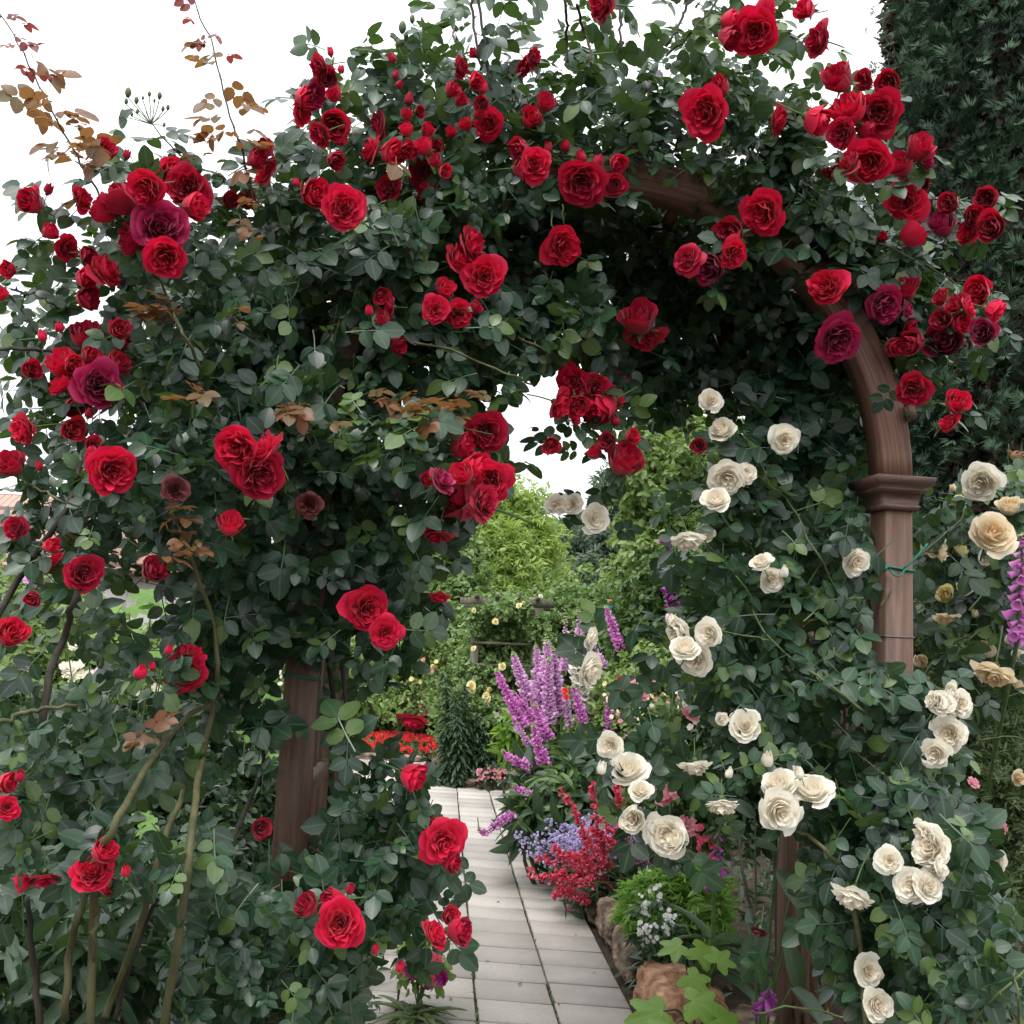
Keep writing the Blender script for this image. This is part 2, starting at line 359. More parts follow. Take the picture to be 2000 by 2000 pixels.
def front(px, py, C=CTRL):
    px = np.atleast_1d(px).astype(float); py = np.atleast_1d(py).astype(float)
    d = (px[:, None] - C[None, :, 0]) ** 2 + (py[:, None] - C[None, :, 1]) ** 2 + 900
    w = 1 / d ** 1.5
    return (w * C[None, :, 2]).sum(1) / w.sum(1) + .07 * np.sin(px / 61 + 1.7 * np.sin(py / 83)) * np.sin(py / 57 + 1.3 * np.sin(px / 97 + 2)) + .03 * np.sin(px / 23 + py / 31)

# ------------------------------------------------------------------ rose blooms
def petal(mb, az, Rr, z0, H, dl, p=.55, flare=0., close=0., wob=0., tone=.5, ring=0., nu=7, nv=6, cen=(0, 0)):
    us = np.linspace(-1, 1, nu); vs = np.linspace(0.02, 1, nv); V = []; TN = []; f1, f2 = random.uniform(0, 6.3), random.uniform(0, 6.3); notch = random.uniform(.0, .1)
    for v in vs:
        for u in us:
            ve = v * (1 - .20 * u * u - notch * max(0, 1 - abs(u) * 3))
            w = math.sin(math.pi * min(.5, .10 + .62 * v)) ** .8
            a = az + u * dl * w
            r = Rr * ve ** p * (1 - close * ve * ve)
            r *= 1 + wob * math.sin(2.6 * u + f1) * v
            c = max(0, ve - .68)
            r += flare * c * 1.6 * Rr
            z = z0 + H * ve ** 1.45 - flare * c * c * 5.5 * Rr + wob * .8 * math.sin(3.3 * u + f2) * v * Rr
            V.append((cen[0] + r * math.cos(a), cen[1] + r * math.sin(a), z)); TN.append(min(1, max(0, tone * .55 + .62 * (v - .42) + .12)))
    F = [(j * nu + i, j * nu + i + 1, (j + 1) * nu + i + 1, (j + 1) * nu + i) for j in range(nv - 1) for i in range(nu - 1)]
    mb.add(V, F, TN, ring)
def rose_mesh(kind, seed):
    random.seed(seed); mb = MB(); u = random.uniform; quart = False
    if kind == 'open':
        rings = [(5, 1.02, -.55, .40, .74, .24), (5, .95, -.54, .50, .66, .2), (6, .85, -.5, .58, .56, .14), (6, .76, -.48, .68, .50, .10), (5, .67, -.46, .74, .58, .05), (5, .58, -.44, .72, .56, .03), (5, .50, -.42, .75, .55, 0), (5, .42, -.41, .68, .55, 0), (5, .34, -.40, .72, .52, 0), (5, .27, -.39, .62, .5, 0), (5, .20, -.38, .66, .5, 0), (4, .12, -.36, .56, .8, 0)]; quart = True
    elif kind == 'loose':
        rings = [(5, 1.02, -.5, .22, .72, .30), (5, .92, -.5, .38, .66, .24), (5, .76, -.5, .52, .62, .16), (6, .6, -.46, .62, .55, .08), (6, .45, -.42, .64, .52, .02), (5, .3, -.4, .6, .6, 0), (4, .15, -.38, .55, .9, 0)]
    elif kind == 'cup':
        rings = [(5, .86, -.72, 1.12, .80, .20), (5, .76, -.70, 1.22, .75, .10), (6, .62, -.66, 1.25, .62, .04), (6, .5, -.6, 1.2, .55, 0), (6, .36, -.5, 1.08, .55, 0), (5, .23, -.45, 1.0, .65, 0), (3, .1, -.4, .9, 1.1, 0)]
    elif kind == 'bud':
        rings = [(4, .80, -.72, 1.12, 1.0, .08), (4, .70, -.7, 1.22, 1.0, 0), (3, .5, -.66, 1.26, 1.1, 0), (3, .26, -.6, 1.24, 1.2, 0)]
    elif kind == 'ivory':
        rings = [(5, 1.0, -.5, .42, .80, .24), (5, .90, -.5, .56, .74, .18), (5, .78, -.48, .68, .70, .12), (5, .64, -.46, .78, .68, .06), (5, .49, -.43, .80, .66, .02), (5, .35, -.40, .78, .62, 0), (4, .22, -.36, .72, .7, 0), (3, .10, -.34, .64, 1.1, 0)]
    nr = len(rings); aq = u(0, 6.3)
    for k, (n, Rr, z0, H, dl, fl) in enumerate(rings):
        a0 = (aq + u(-.12, .12) + (.6 if k % 3 == 2 else 0)) if quart and k > 3 else u(0, 6.3)
        for j in range(n):
            q = 2 * math.pi * j / n + a0 + u(-.18, .18)
            cen = (u(-.05, .05) * (1 if k > 2 else .3), u(-.05, .05) * (1 if k > 2 else .3))
            petal(mb, q, Rr * u(.86, 1.12), z0 + u(-.03, .03), H * u(.82, 1.14), dl * u(.85, 1.15), .5 if kind != 'bud' else .42,
                  fl * u(.3, 1.7), .55 if kind == 'bud' else (.12 if kind == 'cup' else .0), u(.05, .11) + (.07 if k > 2 and kind not in ('bud', 'ivory') else 0), u(0, 1), k / (nr - 1), cen=cen)
    return mb.mesh('bloom')
def calyx_mesh(seed, slen=1.5):
    random.seed(seed); mb = MB(); u = random.uniform
    # hip
    pts = [(0, 0, -.95), (0, 0, -.88), (0, 0, -.76), (0, 0, -.62), (0, 0, -.5)]
    mb.tube(pts, [.06, .17, .22, .17, .2], 8, .5)
    for k in range(5):
        a = k * 1.2566 + u(-.2, .2); d = np.array([math.cos(a), math.sin(a), 0]); s = np.array([-d[1], d[0], 0]); zz = np.array([0, 0, 1.])
        L = u(.55, .8); rf = u(-.6, .3); V = []
        for t, w in ((0, .13), (.4, .12), (.75, .06), (1, .008)):
            c = d * (.15 + L * t * .85) + zz * (-.58 + rf * t * t * .7)
            V += [c - s * w, c + s * w]
        mb.add(V, [(0, 1, 3, 2), (2, 3, 5, 4), (4, 5, 7, 6)], u(0, 1))
    b = nrm([u(-1, 1), u(-1, 1), 0]) * u(.1, .5)
    st = spline([(0, 0, -.9), (b[0] * .3, b[1] * .3, -.9 - slen * .5), (b[0], b[1], -.9 - slen)], 6)
    mb.tube(st, [.055, .05, .045], 5, .5)
    return mb.mesh('calyx')
BL = {'o': [rose_mesh('open', s) for s in (1, 2, 3, 4, 5, 6)], 'l': [rose_mesh('loose', s) for s in (11, 12, 13)], 'c': [rose_mesh('cup', s) for s in (21, 22, 23)], 'b': [rose_mesh('bud', s) for s in (31, 32)], 'i': [rose_mesh('ivory', s) for s in (51, 52, 53, 54)]}
CX = [calyx_mesh(s, l) for s, l in ((41, 1.4), (42, 2.0), (43, 1.1))]
for m_ in CX: m_.materials.append(M['stem'])
BMESH = {}
def bmesh_for(kind, i, mat):
    key = (kind, i % len(BL[kind]), mat)
    if key not in BMESH:
        me = BL[kind][key[1]].copy(); me.name = 'bloom'; me.materials.clear(); me.materials.append(M[mat]); BMESH[key] = me
    return BMESH[key]

# blooms seen in the photograph: zoomed window origin, then x,y,diameter,kind (o open, l loose, c cupped, s seen from the side, b bud, d nodding; m magenta, w withered, k deeper in, shaded, p peach, y yellow)
RED = {(0, 0): "1000,1010,240o 780,1020,200o 650,1080,190s 560,1130,180s 870,1220,290om 890,1400,205o 720,1290,190s 1050,1110,150s 930,930,130s 165,1090,135c 265,1015,75b 190,1020,65b 450,1065,110s 565,815,125c 685,830,70b 270,1250,95s 370,1340,115s 470,1375,100s 580,1450,170s 460,1500,115s 470,1610,135s 465,1810,165c 645,1775,115c 225,1805,75b 320,1760,70b 45,1450,95c 0,1585,85c 1430,800,105c 1380,860,115s 1455,885,75s 1410,940,115s 1240,1080,100ck 1340,1080,105ck 1595,980,50b 1710,370,110s 1765,420,115c 1640,530,125s 1700,530,130sm 1640,610,100s 1800,510,85c 1780,275,60b 1840,370,55b 1800,670,160c 1715,730,115s 1850,760,85ck 1805,860,105s 1695,1040,165c 1850,1110,215o",
 (650, 0): "1435,20,150s 315,310,65b 340,400,55b 360,450,55b 410,530,80b 465,600,65c 400,620,65c 395,695,75c 510,700,85c 635,715,65ck 570,790,75ck 230,690,145sk 195,800,130s 320,830,145s 400,810,95c 490,790,105c 490,930,155ok 295,1010,145ok 555,870,75c 605,920,75c 510,1030,135sk 645,485,85c 690,540,75c 770,440,85c 810,470,75b 800,560,85c 795,610,90s 715,670,75c 830,670,165ok 760,290,65sk 700,370,95sk 1035,370,95sk 1090,310,90sk 1145,555,115c 1065,635,120c 1005,800,115s 1095,880,165o 1030,910,150s 1160,790,75b 1255,780,85b 1335,840,85b 1430,865,85b 1535,880,95c 1340,990,240o 1520,1000,120o 1245,1330,210o 770,1310,150s 700,1400,155s 820,1490,210o 605,1560,115c 550,1660,145l 680,1690,155o 770,1660,85s 265,1590,95c 300,1650,85s 195,1670,65b 265,1720,95c 350,1860,110sk 300,1800,70sk 1645,1720,195c 1680,1850,195d",
 (1300, 0): "480,180,225o 540,40,135s 345,110,115s 340,200,145s 755,50,120s 810,210,140s 290,470,115c 200,610,245o 100,560,75s 620,640,140sk 935,420,175c 1200,450,125c 1060,430,85s 1155,610,210o 990,590,185c 820,650,165s 940,720,155o 1090,700,125s 1090,880,230o 1270,890,145c 960,880,155s 1370,800,155c 1415,860,110sm 1290,1080,215o 1380,990,95c 1370,1140,145s 1330,1260,155s 1530,1090,115c 1490,1210,150cm 1725,1065,125c 1660,1170,115c 1760,1220,155c 1620,1250,120s 515,1150,230o 345,1260,165c 375,1370,150o 110,1390,155l 240,1440,170cm 860,1540,200o 1190,1650,200om 1300,1555,145c 1310,1670,85sm 1690,1570,145c 1475,1600,85s 1560,1640,125s 1775,1675,125s 1710,1790,145cm 1590,1740,115c 1490,1720,105c 1500,1840,205cm 1640,1660,100s 940,1840,240om 1330,1850,150sk 1230,1870,105ck 1320,1760,105sk 1165,1280,65ck 880,940,70ck",
 (0, 650): "330,170,160c 390,170,115c 490,130,105c 330,270,135s 530,280,235om 640,170,125c 690,60,135sk 170,200,105c 390,400,120sk 110,520,145s 395,520,135c 480,430,70b 500,600,85c 610,750,255o 480,650,85s 60,710,155c 210,715,65b 1265,620,250o 1410,770,265o 1420,610,185s 1240,1030,150c 1660,930,130lw 950,840,150lw 80,1050,135ok 465,1300,195ok 275,1150,105s 290,1220,110sk 830,1280,155ck 180,1430,85c 55,1620,155c 985,1830,215o 910,1705,65b 1050,1740,130s 760,1825,95b 820,1795,55b",
 (650, 650): "190,1490,255o 290,1620,165l 830,540,210ok 700,620,160sk 640,500,130sk 850,800,215o 770,740,185s 700,760,145c 600,790,145sm 510,790,85c 700,900,255sk 830,910,150s 550,1110,165dk 570,1440,110dk 1180,605,100c 1290,270,185o 1420,300,175o 1320,385,135c 1440,400,205s 1500,350,155s 1310,465,75b 1520,470,75b 1240,390,135s 1570,250,110sk 1480,580,95c 1415,640,85s 1610,555,85c 1575,690,185c",
 (1300, 650): "1335,315,185o 1565,375,135c 1520,480,95s 175,610,85ck",
 (0, 1300): "490,1110,200o 560,1000,145s 580,1190,105s 680,1105,80b 600,1075,65b 120,1170,105s 235,1180,180d 40,630,115s 110,590,75b 35,770,125o 1655,1295,125c 1830,1400,250o 1800,1270,155s 1890,1200,75b 1410,880,110ck",
 (650, 1300): "425,320,175dk 430,600,155s 610,960,240l 530,870,105s 640,1060,115s 635,1350,105c 560,1440,135s 680,1430,155s 230,1525,65b 365,1620,65b"}
WHITE = {(650, 650): "1415,1000,155o 1290,920,115l 1210,930,115l 1400,1830,150s 1400,1650,100s",
 (1300, 650): "240,360,120c 300,510,155c 645,580,155l 330,790,195o 440,755,125o 270,890,145c 120,1145,175d 215,1080,100ck 510,1230,115c 1030,1240,165o 575,1330,135l 640,1285,75b 60,1620,155s 150,1760,205o 230,1620,155o 105,1690,145c 40,1560,90s",
 (650, 1300): "1490,430,140l 1590,550,195c 1450,545,85b 1675,575,75b 1660,670,125c 1620,830,135c 1620,770,65b 1800,920,225l 1740,900,155c 1840,940,125s",
 (1300, 1300): "430,320,155l 310,290,75c 550,500,100b 600,630,185c 790,660,195c 620,790,235l 715,570,85b 1490,200,140o 1590,210,140o 1540,150,110s 1440,190,95s 1525,370,180o 1450,480,155l 1420,980,215o 1380,910,115s 1210,1050,155o 1320,1190,175o 1420,1190,165o 1450,1110,135o 1490,1080,90s 995,1280,215d 1100,1650,165o 1150,1830,165c 500,1450,100dw 305,780,165d 160,570,160d 345,575,65b"}
CREAM = {(1300, 650): "1700,810,195o 1770,1070,230cp 1850,935,115cp 1920,940,85cp 1580,915,75cy 1460,1150,110lp 1500,1190,90sp 1620,1360,85cp 1510,1410,95cy 1510,1560,125dp 1735,1700,125bp 1850,1650,60b 1370,1770,75cp 1760,1870,205dp 1720,1210,85s 1550,835,50bp 1910,1740,75c 1600,1170,100sy 1400,1150,70sy 1665,1510,55by",
 (1300, 1300): "1780,1050,110o 1910,610,80cp 1915,110,90sp"}
Z = 700 / 1932
def parse(dct):
    out = []
    for (ox, oy), s in dct.items():
        for w in s.split():
            x, y, d = w.split(','); n = 0
            while d[n].isdigit(): n += 1
            out.append((ox + float(x) * Z, oy + float(y) * Z, float(d[:n]) * Z, d[n], d[n + 1:]))
    return out
BLOOMPX = []     # px, py, radius px, depth: leaves keep clear of these
def bloom(parent, px, py, D, kind, mod, Y, basemat, idx):
    p = at(px, py, Y); dist = np.linalg.norm(p - np.array([0, 0, CAMH]))
    tocam = nrm(np.array([0, 0, CAMH]) - p)
    r = D / 2 * (dist * math.cos(math.atan(math.hypot(px - 1000, py - 1000) / FPX))) / FPX
    u = lambda a: rng.uniform(-a, a)
    side = np.array([1., 0, 0]); upv = np.array([0, 0, 1.])
    mk = {'m': 'mag', 'w': 'wither', 'p': 'peach', 'y': 'yellow'}.get(next((c for c in mod if c in 'mwpy'), ''), basemat)
    if kind == 'o': f = tocam + side * u(.55) + upv * (-.08 + u(.4)); mesh = 'o'; k = 1.0
    elif kind == 'l': f = tocam + side * u(.4) + upv * u(.4); mesh = 'l'; k = 1.04
    elif kind == 'c': f = tocam * .8 + side * u(.6) + upv * (.25 + u(.6)); mesh = 'c'; k = 1.27
    elif kind == 's': f = tocam * .45 + side * rng.choice([-1, 1]) * rng.uniform(.5, 1) + upv * (.2 + u(.6)); mesh = 'c' if rng.random() < .55 else 'o'; k = 1.2
    elif kind == 'd': f = tocam * .35 + side * u(.3) - upv; mesh = 'l'; k = 1.0
    else: f = tocam * .35 + side * u(.4) + upv * rng.uniform(.5, 1.1); mesh = 'b'; k = 1.25
    if basemat == 'white' and mesh in 'olc' and kind not in 'd' and rng.random() < .8: mesh = 'i'; k *= .84 if kind == 'c' else 1.0
    if mk == 'red' and rng.random() < (.75 if 'k' in mod else .38): mk = 'crim'  # shaded blooms deeper in turn crimson more often, shade put into their colour
    f = nrm(f)
    if 'k' in mod: Y += .12; p = at(px, py, Y)
    me = bmesh_for(mesh, idx, mk)
    o = link('bloom' if kind != 'b' else 'rosebud', me, None, parent)
    q = Vector(f).to_track_quat('Z', 'Y'); q = q @ Matrix.Rotation(rng.uniform(0, 6.28), 3, 'Z').to_quaternion()
    o.rotation_mode = 'QUATERNION'; o.rotation_quaternion = q; s = r * k
    o.location = tuple(p); o.scale = (s * rng.uniform(.93, 1.06), s * rng.uniform(.93, 1.06), s * rng.uniform(.9, 1.1))
    if 'm' in mod: o['label'] = 'fading magenta bloom'
    if 'w' in mod: o['label'] = 'withered brown bloom'
    if 'p' in mod: o['label'] = 'peach coloured bloom'
    if 'y' in mod: o['label'] = 'yellow bloom'
    c = bpy.data.objects.new('calyx', CX[idx % len(CX)]); col.objects.link(c); c.parent = o
    BLOOMPX.append((px, py, D / 2, Y))
    return p, f, r

# ------------------------------------------------------------------ structure of the setting: ground, path
gb = MB(); gs = 60
gx = np.concatenate([np.linspace(-400, -12, 12), np.linspace(-11, 11, 60), np.linspace(12, 400, 12)]); gy = np.concatenate([np.linspace(-60, 0, 8), np.linspace(.5, 20, 50), np.linspace(22, 800, 20)])
GX, GY = np.meshgrid(gx, gy); 
def path_x(Y): return .655 - .0600 * (Y - 4.7)          # right edge of the path
PW = .357; NC = 3
def on_path(x, y):
    xr = path_x(y); return ((x < xr + .02) & (x > xr - NC * PW - .02)) | ((x < -.95) & (x > -6) & (y > 10.4) & (y < 14.3))
gz = np.where(on_path(GX, GY) | (np.abs(GX) > 11) | (GY > 20), -.03, 0) + 0.0
gz = -.035 + 0 * GX
V = np.stack([GX.ravel(), GY.ravel(), gz.ravel()], 1); nx = len(gx)
gb.add(V, [(j * nx + i, j * nx + i + 1, (j + 1) * nx + i + 1, (j + 1) * nx + i) for j in range(len(gy) - 1) for i in range(nx - 1)], .5)
tag(gb.build('ground', M['soil'], None), kind='structure')
# concrete paving slabs
m, nt, b, out = newmat('paving_concrete'); M['slab'] = m
c = mixc(nt, attr(nt, 'tone'), (.27, .25, .23), (.47, .435, .395))
c = mixc(nt, maprange(nt, noise(nt, 3.2, 5), .35, .75, 0, .5), c, (.50, .455, .40))
c = mixc(nt, maprange(nt, noise(nt, 45, 6), .5, .72, 0, .5), c, (.28, .25, .22))
c = mixc(nt, maprange(nt, noise(nt, 1.3, 3), .5, .75, 0, .4), c, (.33, .29, .245))
nt.links.new(c, b.inputs['Base Color']); b.inputs['Roughness'].default_value = .85
bp = nd(nt, 'ShaderNodeBump'); bp.inputs['Strength'].default_value = .25; bp.inputs['Distance'].default_value = .004; nt.links.new(noise(nt, 90, 6), bp.inputs['Height']); nt.links.new(bp.outputs[0], b.inputs['Normal'])
pb = MB()
def slab(mb, q, top, tone):
    """slab with a worn, chamfered rim; q = four corners (x,y) anticlockwise"""
    q = np.array(q); c = q.mean(0); V = []
    inn = c + (q - c) * (1 - .022); 
    tilt = rng.normal(0, .0012, 4)
    for p in q: V.append((p[0], p[1], -.03))
    for p, t in zip(q, tilt): V.append((p[0], p[1], top - .005 + t))
    for p, t in zip(inn, tilt): V.append((p[0], p[1], top + t))
    F = [(8, 9, 10, 11)] + [(i, (i + 1) % 4, 4 + (i + 1) % 4, 4 + i) for i in range(4)] + [(4 + i, 4 + (i + 1) % 4, 8 + (i + 1) % 4, 8 + i) for i in range(4)]
    mb.add(V, F, tone)
RD = .281; SK = -.10
y0 = -3.0; rows = int((11.9 - y0) / RD)
for r_ in range(rows):
    for c_ in range(NC + 1):
        g = .0065; jx = rng.normal(0, .002)
        ya = y0 + r_ * RD + (.10 * RD if c_ == 0 else 0); yb = ya + RD
        xs = (c_, c_ + (1 if c_ < NC else .42))
        def pt(cx, y):
            x = path_x(y) - cx * PW; return (x, y + SK * (x - path_x(y)))
        a, b2, c2, d2 = pt(xs[1], ya), pt(xs[0], ya), pt(xs[0], yb), pt(xs[1], yb)
        q = [(a[0] + g + jx, a[1] + g * 1.2), (b2[0] - g + jx, b2[1] + g * 1.2), (c2[0] - g + jx, c2[1] - g * 1.2), (d2[0] + g + jx, d2[1] - g * 1.2)]
        slab(pb, q, .0, rng.random())
for i in range(14):
    for j in range(14):
        x0_ = -1.02 - (i + 1) * .36; yy = 10.3 + j * .29
        if x0_ + .36 > path_x(yy) - NC * PW - .01 and yy < 11.9: continue
        slab(pb, [(x0_ + .004, yy + .004), (x0_ + .356, yy + .004), (x0_ + .356, yy + .286), (x0_ + .004, yy + .286)], -.001, rng.random())
tag(pb.build('path', M['slab'], None, smooth=False), kind='structure')
# moss and weeds in the joints
ms = MB(); P_ = []
for k in range(420):
    cx = rng.choice([1, 2]); y = rng.uniform(3.2, 9.5) if rng.random() < .5 else rng.uniform(3.2, 5.4); P_.append((path_x(y) - cx * PW + rng.normal(0, .005), y, -.012))
P_ = np.array(P_); place(ms, LEAF1, P_, randdir(len(P_)) + np.array([0, -.4, .8]), randdir(len(P_)) + np.array([0, 0, .5]), rng.uniform(.010, .026, len(P_)))
tag(ms.build('moss', M['olive'], None), 'thin weeds and moss growing in the joints of the paving', 'moss', kind='stuff')

# ------------------------------------------------------------------ the wooden arch
FL = np.array([-.575, 2.95]); FR = np.array([1.215, 3.25]); DV = nrm([-.06, 1.]) * .9
RL = FL + DV; RR = FR + DV
ex = nrm(FR - FL); ey = nrm(DV); HS = np.linalg.norm(FR - FL) / 2; ZC = 2.185; PWID = .096
ax = np.array([[ex[0], ex[1], 0], [-ex[1], ex[0], 0], [0, 0, 1]])
arch = empty('garden_arch', ((FL[0] + FR[0]) / 2, (FL[1] + FR[1]) / 2, 0), 'brown stained wooden garden arch with moulded capitals spanning the paved path', 'garden arch')
def bevelled_post(mb, c, w, z0, z1):
    h = w / 2; b = .006; prof = [(-h + b, -h), (h - b, -h), (h, -h + b), (h, h - b), (h - b, h), (-h + b, h), (-h, h - b), (-h, -h + b)]
    V = [];
    for z in (z0, z1):
        for a, q in prof: V.append((c[0] + a * ax[0][0] + q * ax[1][0], c[1] + a * ax[0][1] + q * ax[1][1], z))
    mb.add(V, [(i, (i + 1) % 8, 8 + (i + 1) % 8, 8 + i) for i in range(8)] + [tuple(range(8))[::-1], tuple(range(8, 16))], .5)
def capital(mb, c):
    prof = [(ZC - .105, PWID + .018), (ZC - .092, PWID + .034), (ZC - .086, PWID + .022), (ZC - .052, PWID + .036), (ZC - .046, PWID + .062), (ZC - .036, PWID + .066), (ZC - .033, PWID + .054), (ZC - .028, PWID + .090), (ZC - .004, PWID + .104), (ZC, PWID + .098)]
    V = []
    for z, w in prof:
        h = w / 2
        for a, q in ((-h, -h), (h, -h), (h, h), (-h, h)): V.append((c[0] + a * ax[0][0] + q * ax[1][0], c[1] + a * ax[0][1] + q * ax[1][1], z))
    n = len(prof)
    mb.add(V, [(j * 4 + i, j * 4 + (i + 1) % 4, (j + 1) * 4 + (i + 1) % 4, (j + 1) * 4 + i) for j in range(n - 1) for i in range(4)] + [(3, 2, 1, 0), tuple(range(4 * n - 4, 4 * n))], .5)
for c_ in (FL, FR, RL, RR):
    mb = MB(); bevelled_post(mb, c_, PWID, -.1, ZC - .002); mb.build('post', M['wood'], arch, False)
    mb = MB(); capital(mb, c_); mb.build('capital', M['woodcap'], arch, False)
for A_, B_ in ((FL, FR), (RL, RR)):
    mb = MB(); c0 = (A_ + B_) / 2; V = []; TN_ = []; MD_ = []; N_ = 40; bw_ = PWID * .5 - .002; rt = .052
    for k in range(N_ + 1):
        a = math.pi * k / N_; d = np.array([math.cos(a), math.sin(a)])
        for rr, q in ((HS - rt, -bw_ + .005), (HS - rt + .005, -bw_), (HS + rt - .005, -bw_), (HS + rt, -bw_ + .005), (HS + rt, bw_), (HS - rt, bw_)):
            x, z = d[0] * rr, d[1] * rr * 1.0
            V.append((c0[0] + x * ax[0][0] + q * ax[1][0], c0[1] + x * ax[0][1] + q * ax[1][1], ZC + .002 + max(z, 0))); TN_.append((rr - HS + rt) / (2 * rt) + q * 3); MD_.append(a)
    mb.add(V, [(k * 6 + i, k * 6 + (i + 1) % 6, (k + 1) * 6 + (i + 1) % 6, (k + 1) * 6 + i) for k in range(N_) for i in range(6)] + [tuple(range(6))[::-1], tuple(range(6 * N_, 6 * N_ + 6))], TN_, MD_)
    mb.build('arch_beam', M['woodarc'], arch, False)
ccn = (FL + FR) / 2
for a in np.linspace(.22, math.pi - .22, 13):                        # roof battens from the front beam to the rear one
    mb = MB(); rr = HS + .052 + .012
    s_ = np.array([ccn[0] + ex[0] * math.cos(a) * rr, ccn[1] + ex[1] * math.cos(a) * rr, ZC + math.sin(a) * rr]); e_ = s_ + np.array([DV[0], DV[1], 0])
    dy_ = np.array([ey[0], ey[1], 0]); t_ = np.array([-math.sin(a) * ex[0], -math.sin(a) * ex[1], math.cos(a)]); t_ = nrm(t_ - dy_ * np.dot(t_, dy_)); n_ = np.cross(t_, dy_)
    mb.box((s_ + e_) / 2, (.045, .9 + .16, .022), [t_, dy_, n_]); mb.build('batten', M['wood'], arch, False)
for S0, S1 in ((FL, RL), (FR, RR)):
    d = np.array([ey[0], ey[1], 0]); n_ = np.array([-ey[1], ey[0], 0])
    for z in (.28, 1.15, 1.98):
        mb = MB(); c_ = (S0 + S1) / 2; mb.box((c_[0], c_[1], z), (.9 - PWID - .004, .03, .05), [d, n_, (0, 0, 1)]); mb.build('rail', M['wood'], arch, False)
    for t in (.2, .36, .52, .68, .84):
        mb = MB(); c_ = S0 + (S1 - S0) * t + n_[:2] * .024; mb.box((c_[0], c_[1], 1.05), (.03, .016, 2.0), [d, n_, (0, 0, 1)]); mb.build('slat', M['wood'], arch, False)

# ties
def loop_round(c, w, z, rad, sag=0., n=40):
    pts = []
    for k in range(n + 1):
        a = 2 * math.pi * k / n; q = max(abs(math.cos(a)), abs(math.sin(a))); h = w / 2 + rad * .6
        x, y = math.cos(a) / q * h, math.sin(a) / q * h; pts.append((c[0] + x * ax[0][0] + y * ax[1][0], c[1] + x * ax[0][1] + y * ax[1][1], z + sag * math.sin(a * 2)))
    return pts
mb = MB(); zt = at(1740, 1110, 3.2)[2]; mb.tube(loop_round(FR, PWID, zt, .004, .004), .0038, 6)
fy = 3.18
mb.tube(spline([at(1690, 1062, fy), at(1700, 1078, fy - .01), at(1717, 1110, fy - .012), at(1730, 1111, fy)], 10), .0035, 6)
mb.tube(spline([at(1738, 1112, fy), at(1748, 1124, fy - .012), at(1760, 1123, fy - .012), at(1768, 1110, fy)], 10), .003, 6)
mb.tube(spline([at(1764, 1111, fy), at(1780, 1098, fy - .01), at(1796, 1080, fy - .01), at(1812, 1062, fy)], 8), .003, 6)
mb.tube(spline([at(1712, 1106, fy), at(1722, 1111, fy - .014), at(1732, 1107, fy)], 6), .007, 6)
tag(mb.build('twine_tie', M['twine']), 'bright green twine knotted round the right post below its capital', 'twine')
mb = MB(); zt = at(575, 1322, 2.9)[2]; mb.tube(loop_round(FL, PWID, zt, .004, .005), .0035, 6)
tag(mb.build('twine_tie', M['twine']), 'green twine looped round the left post among dark leaves', 'twine')
mb = MB(); zt = at(1740, 1243, 3.2)[2]; mb.tube(loop_round(FR, PWID, zt, .002), .0018, 5)
tag(mb.build('wire_tie', M['wire']), 'thin wire circling the right post below the green twine', 'wire')
# ------------------------------------------------------------------ climbing roses
def root(px, Y, z=0):  # planting spot
    p = at(px, 1300, Y); return (p[0], Y, z)
PL = {
 'L': empty('climbing_rose', (-1.0, 2.45, 0), 'big red climbing rose billowing out left of the arch over its left post', 'climbing rose'),
 'T': empty('climbing_rose', (-.72, 3.6, 0), 'red climbing rose trained over the crown of the arch, hanging into its opening', 'climbing rose'),
 'R': empty('climbing_rose', (1.36, 3.75, 0), 'red climbing rose spilling over the right shoulder of the arch beside the conifers', 'climbing rose'),
 'B': empty('rose_bush', (-.42, 2.62, 0), 'low red rose bush at the foot of the left post overhanging the path', 'rose bush'),
 'W': empty('climbing_rose', (1.1, 2.9, 0), 'creamy white climbing rose covering the lower right post of the arch', 'climbing rose'),
 'C': empty('rose_bush', (2.05, 4.5, 0), 'peach and cream rose bush right of the right post in front of the conifers', 'rose bush')}
allred = parse(RED); cnt = {}
for i, (px, py, D, kind, mod) in enumerate(allred):
    if py > 1500 and px > 540: g = 'B'
    elif px < 560 or (px < 800 and py > 960): g = 'L'
    elif px < 1395: g = 'T'
    else: g = 'R'
    if py > 1480 and px > 300: g = 'B'
    Y = float(front(px, py)[0]) - .07 - (.05 if kind in 'ol' else 0) + rng.uniform(-.03, .04)
    bloom(PL[g], px, py, D, kind, mod, Y, 'red', i); cnt[g] = cnt.get(g, 0) + 1
for i, (px, py, D, kind, mod) in enumerate(parse(WHITE)):
    Y = float(front(px, py, CTRLW)[0]) - .06 + rng.uniform(-.03, .04)
    bloom(PL['W'], px, py, D, kind, mod, Y, 'white', i); cnt['W'] = cnt.get('W', 0) + 1
for i, (px, py, D, kind, mod) in enumerate(parse(CREAM)):
    Y = 4.0 - (.5 if D > 60 else 0) + rng.uniform(-.1, .2)
    bloom(PL['C'], px, py, D, kind, mod, Y, 'white', i); cnt['C'] = cnt.get('C', 0) + 1
print('blooms', cnt)
BLOOMPX += [(1312, 1080, 26, 3.02), (1314, 1120, 28, 3.02), (1314, 1165, 28, 3.02), (1316, 1200, 26, 3.02)]
BP = np.array(BLOOMPX)

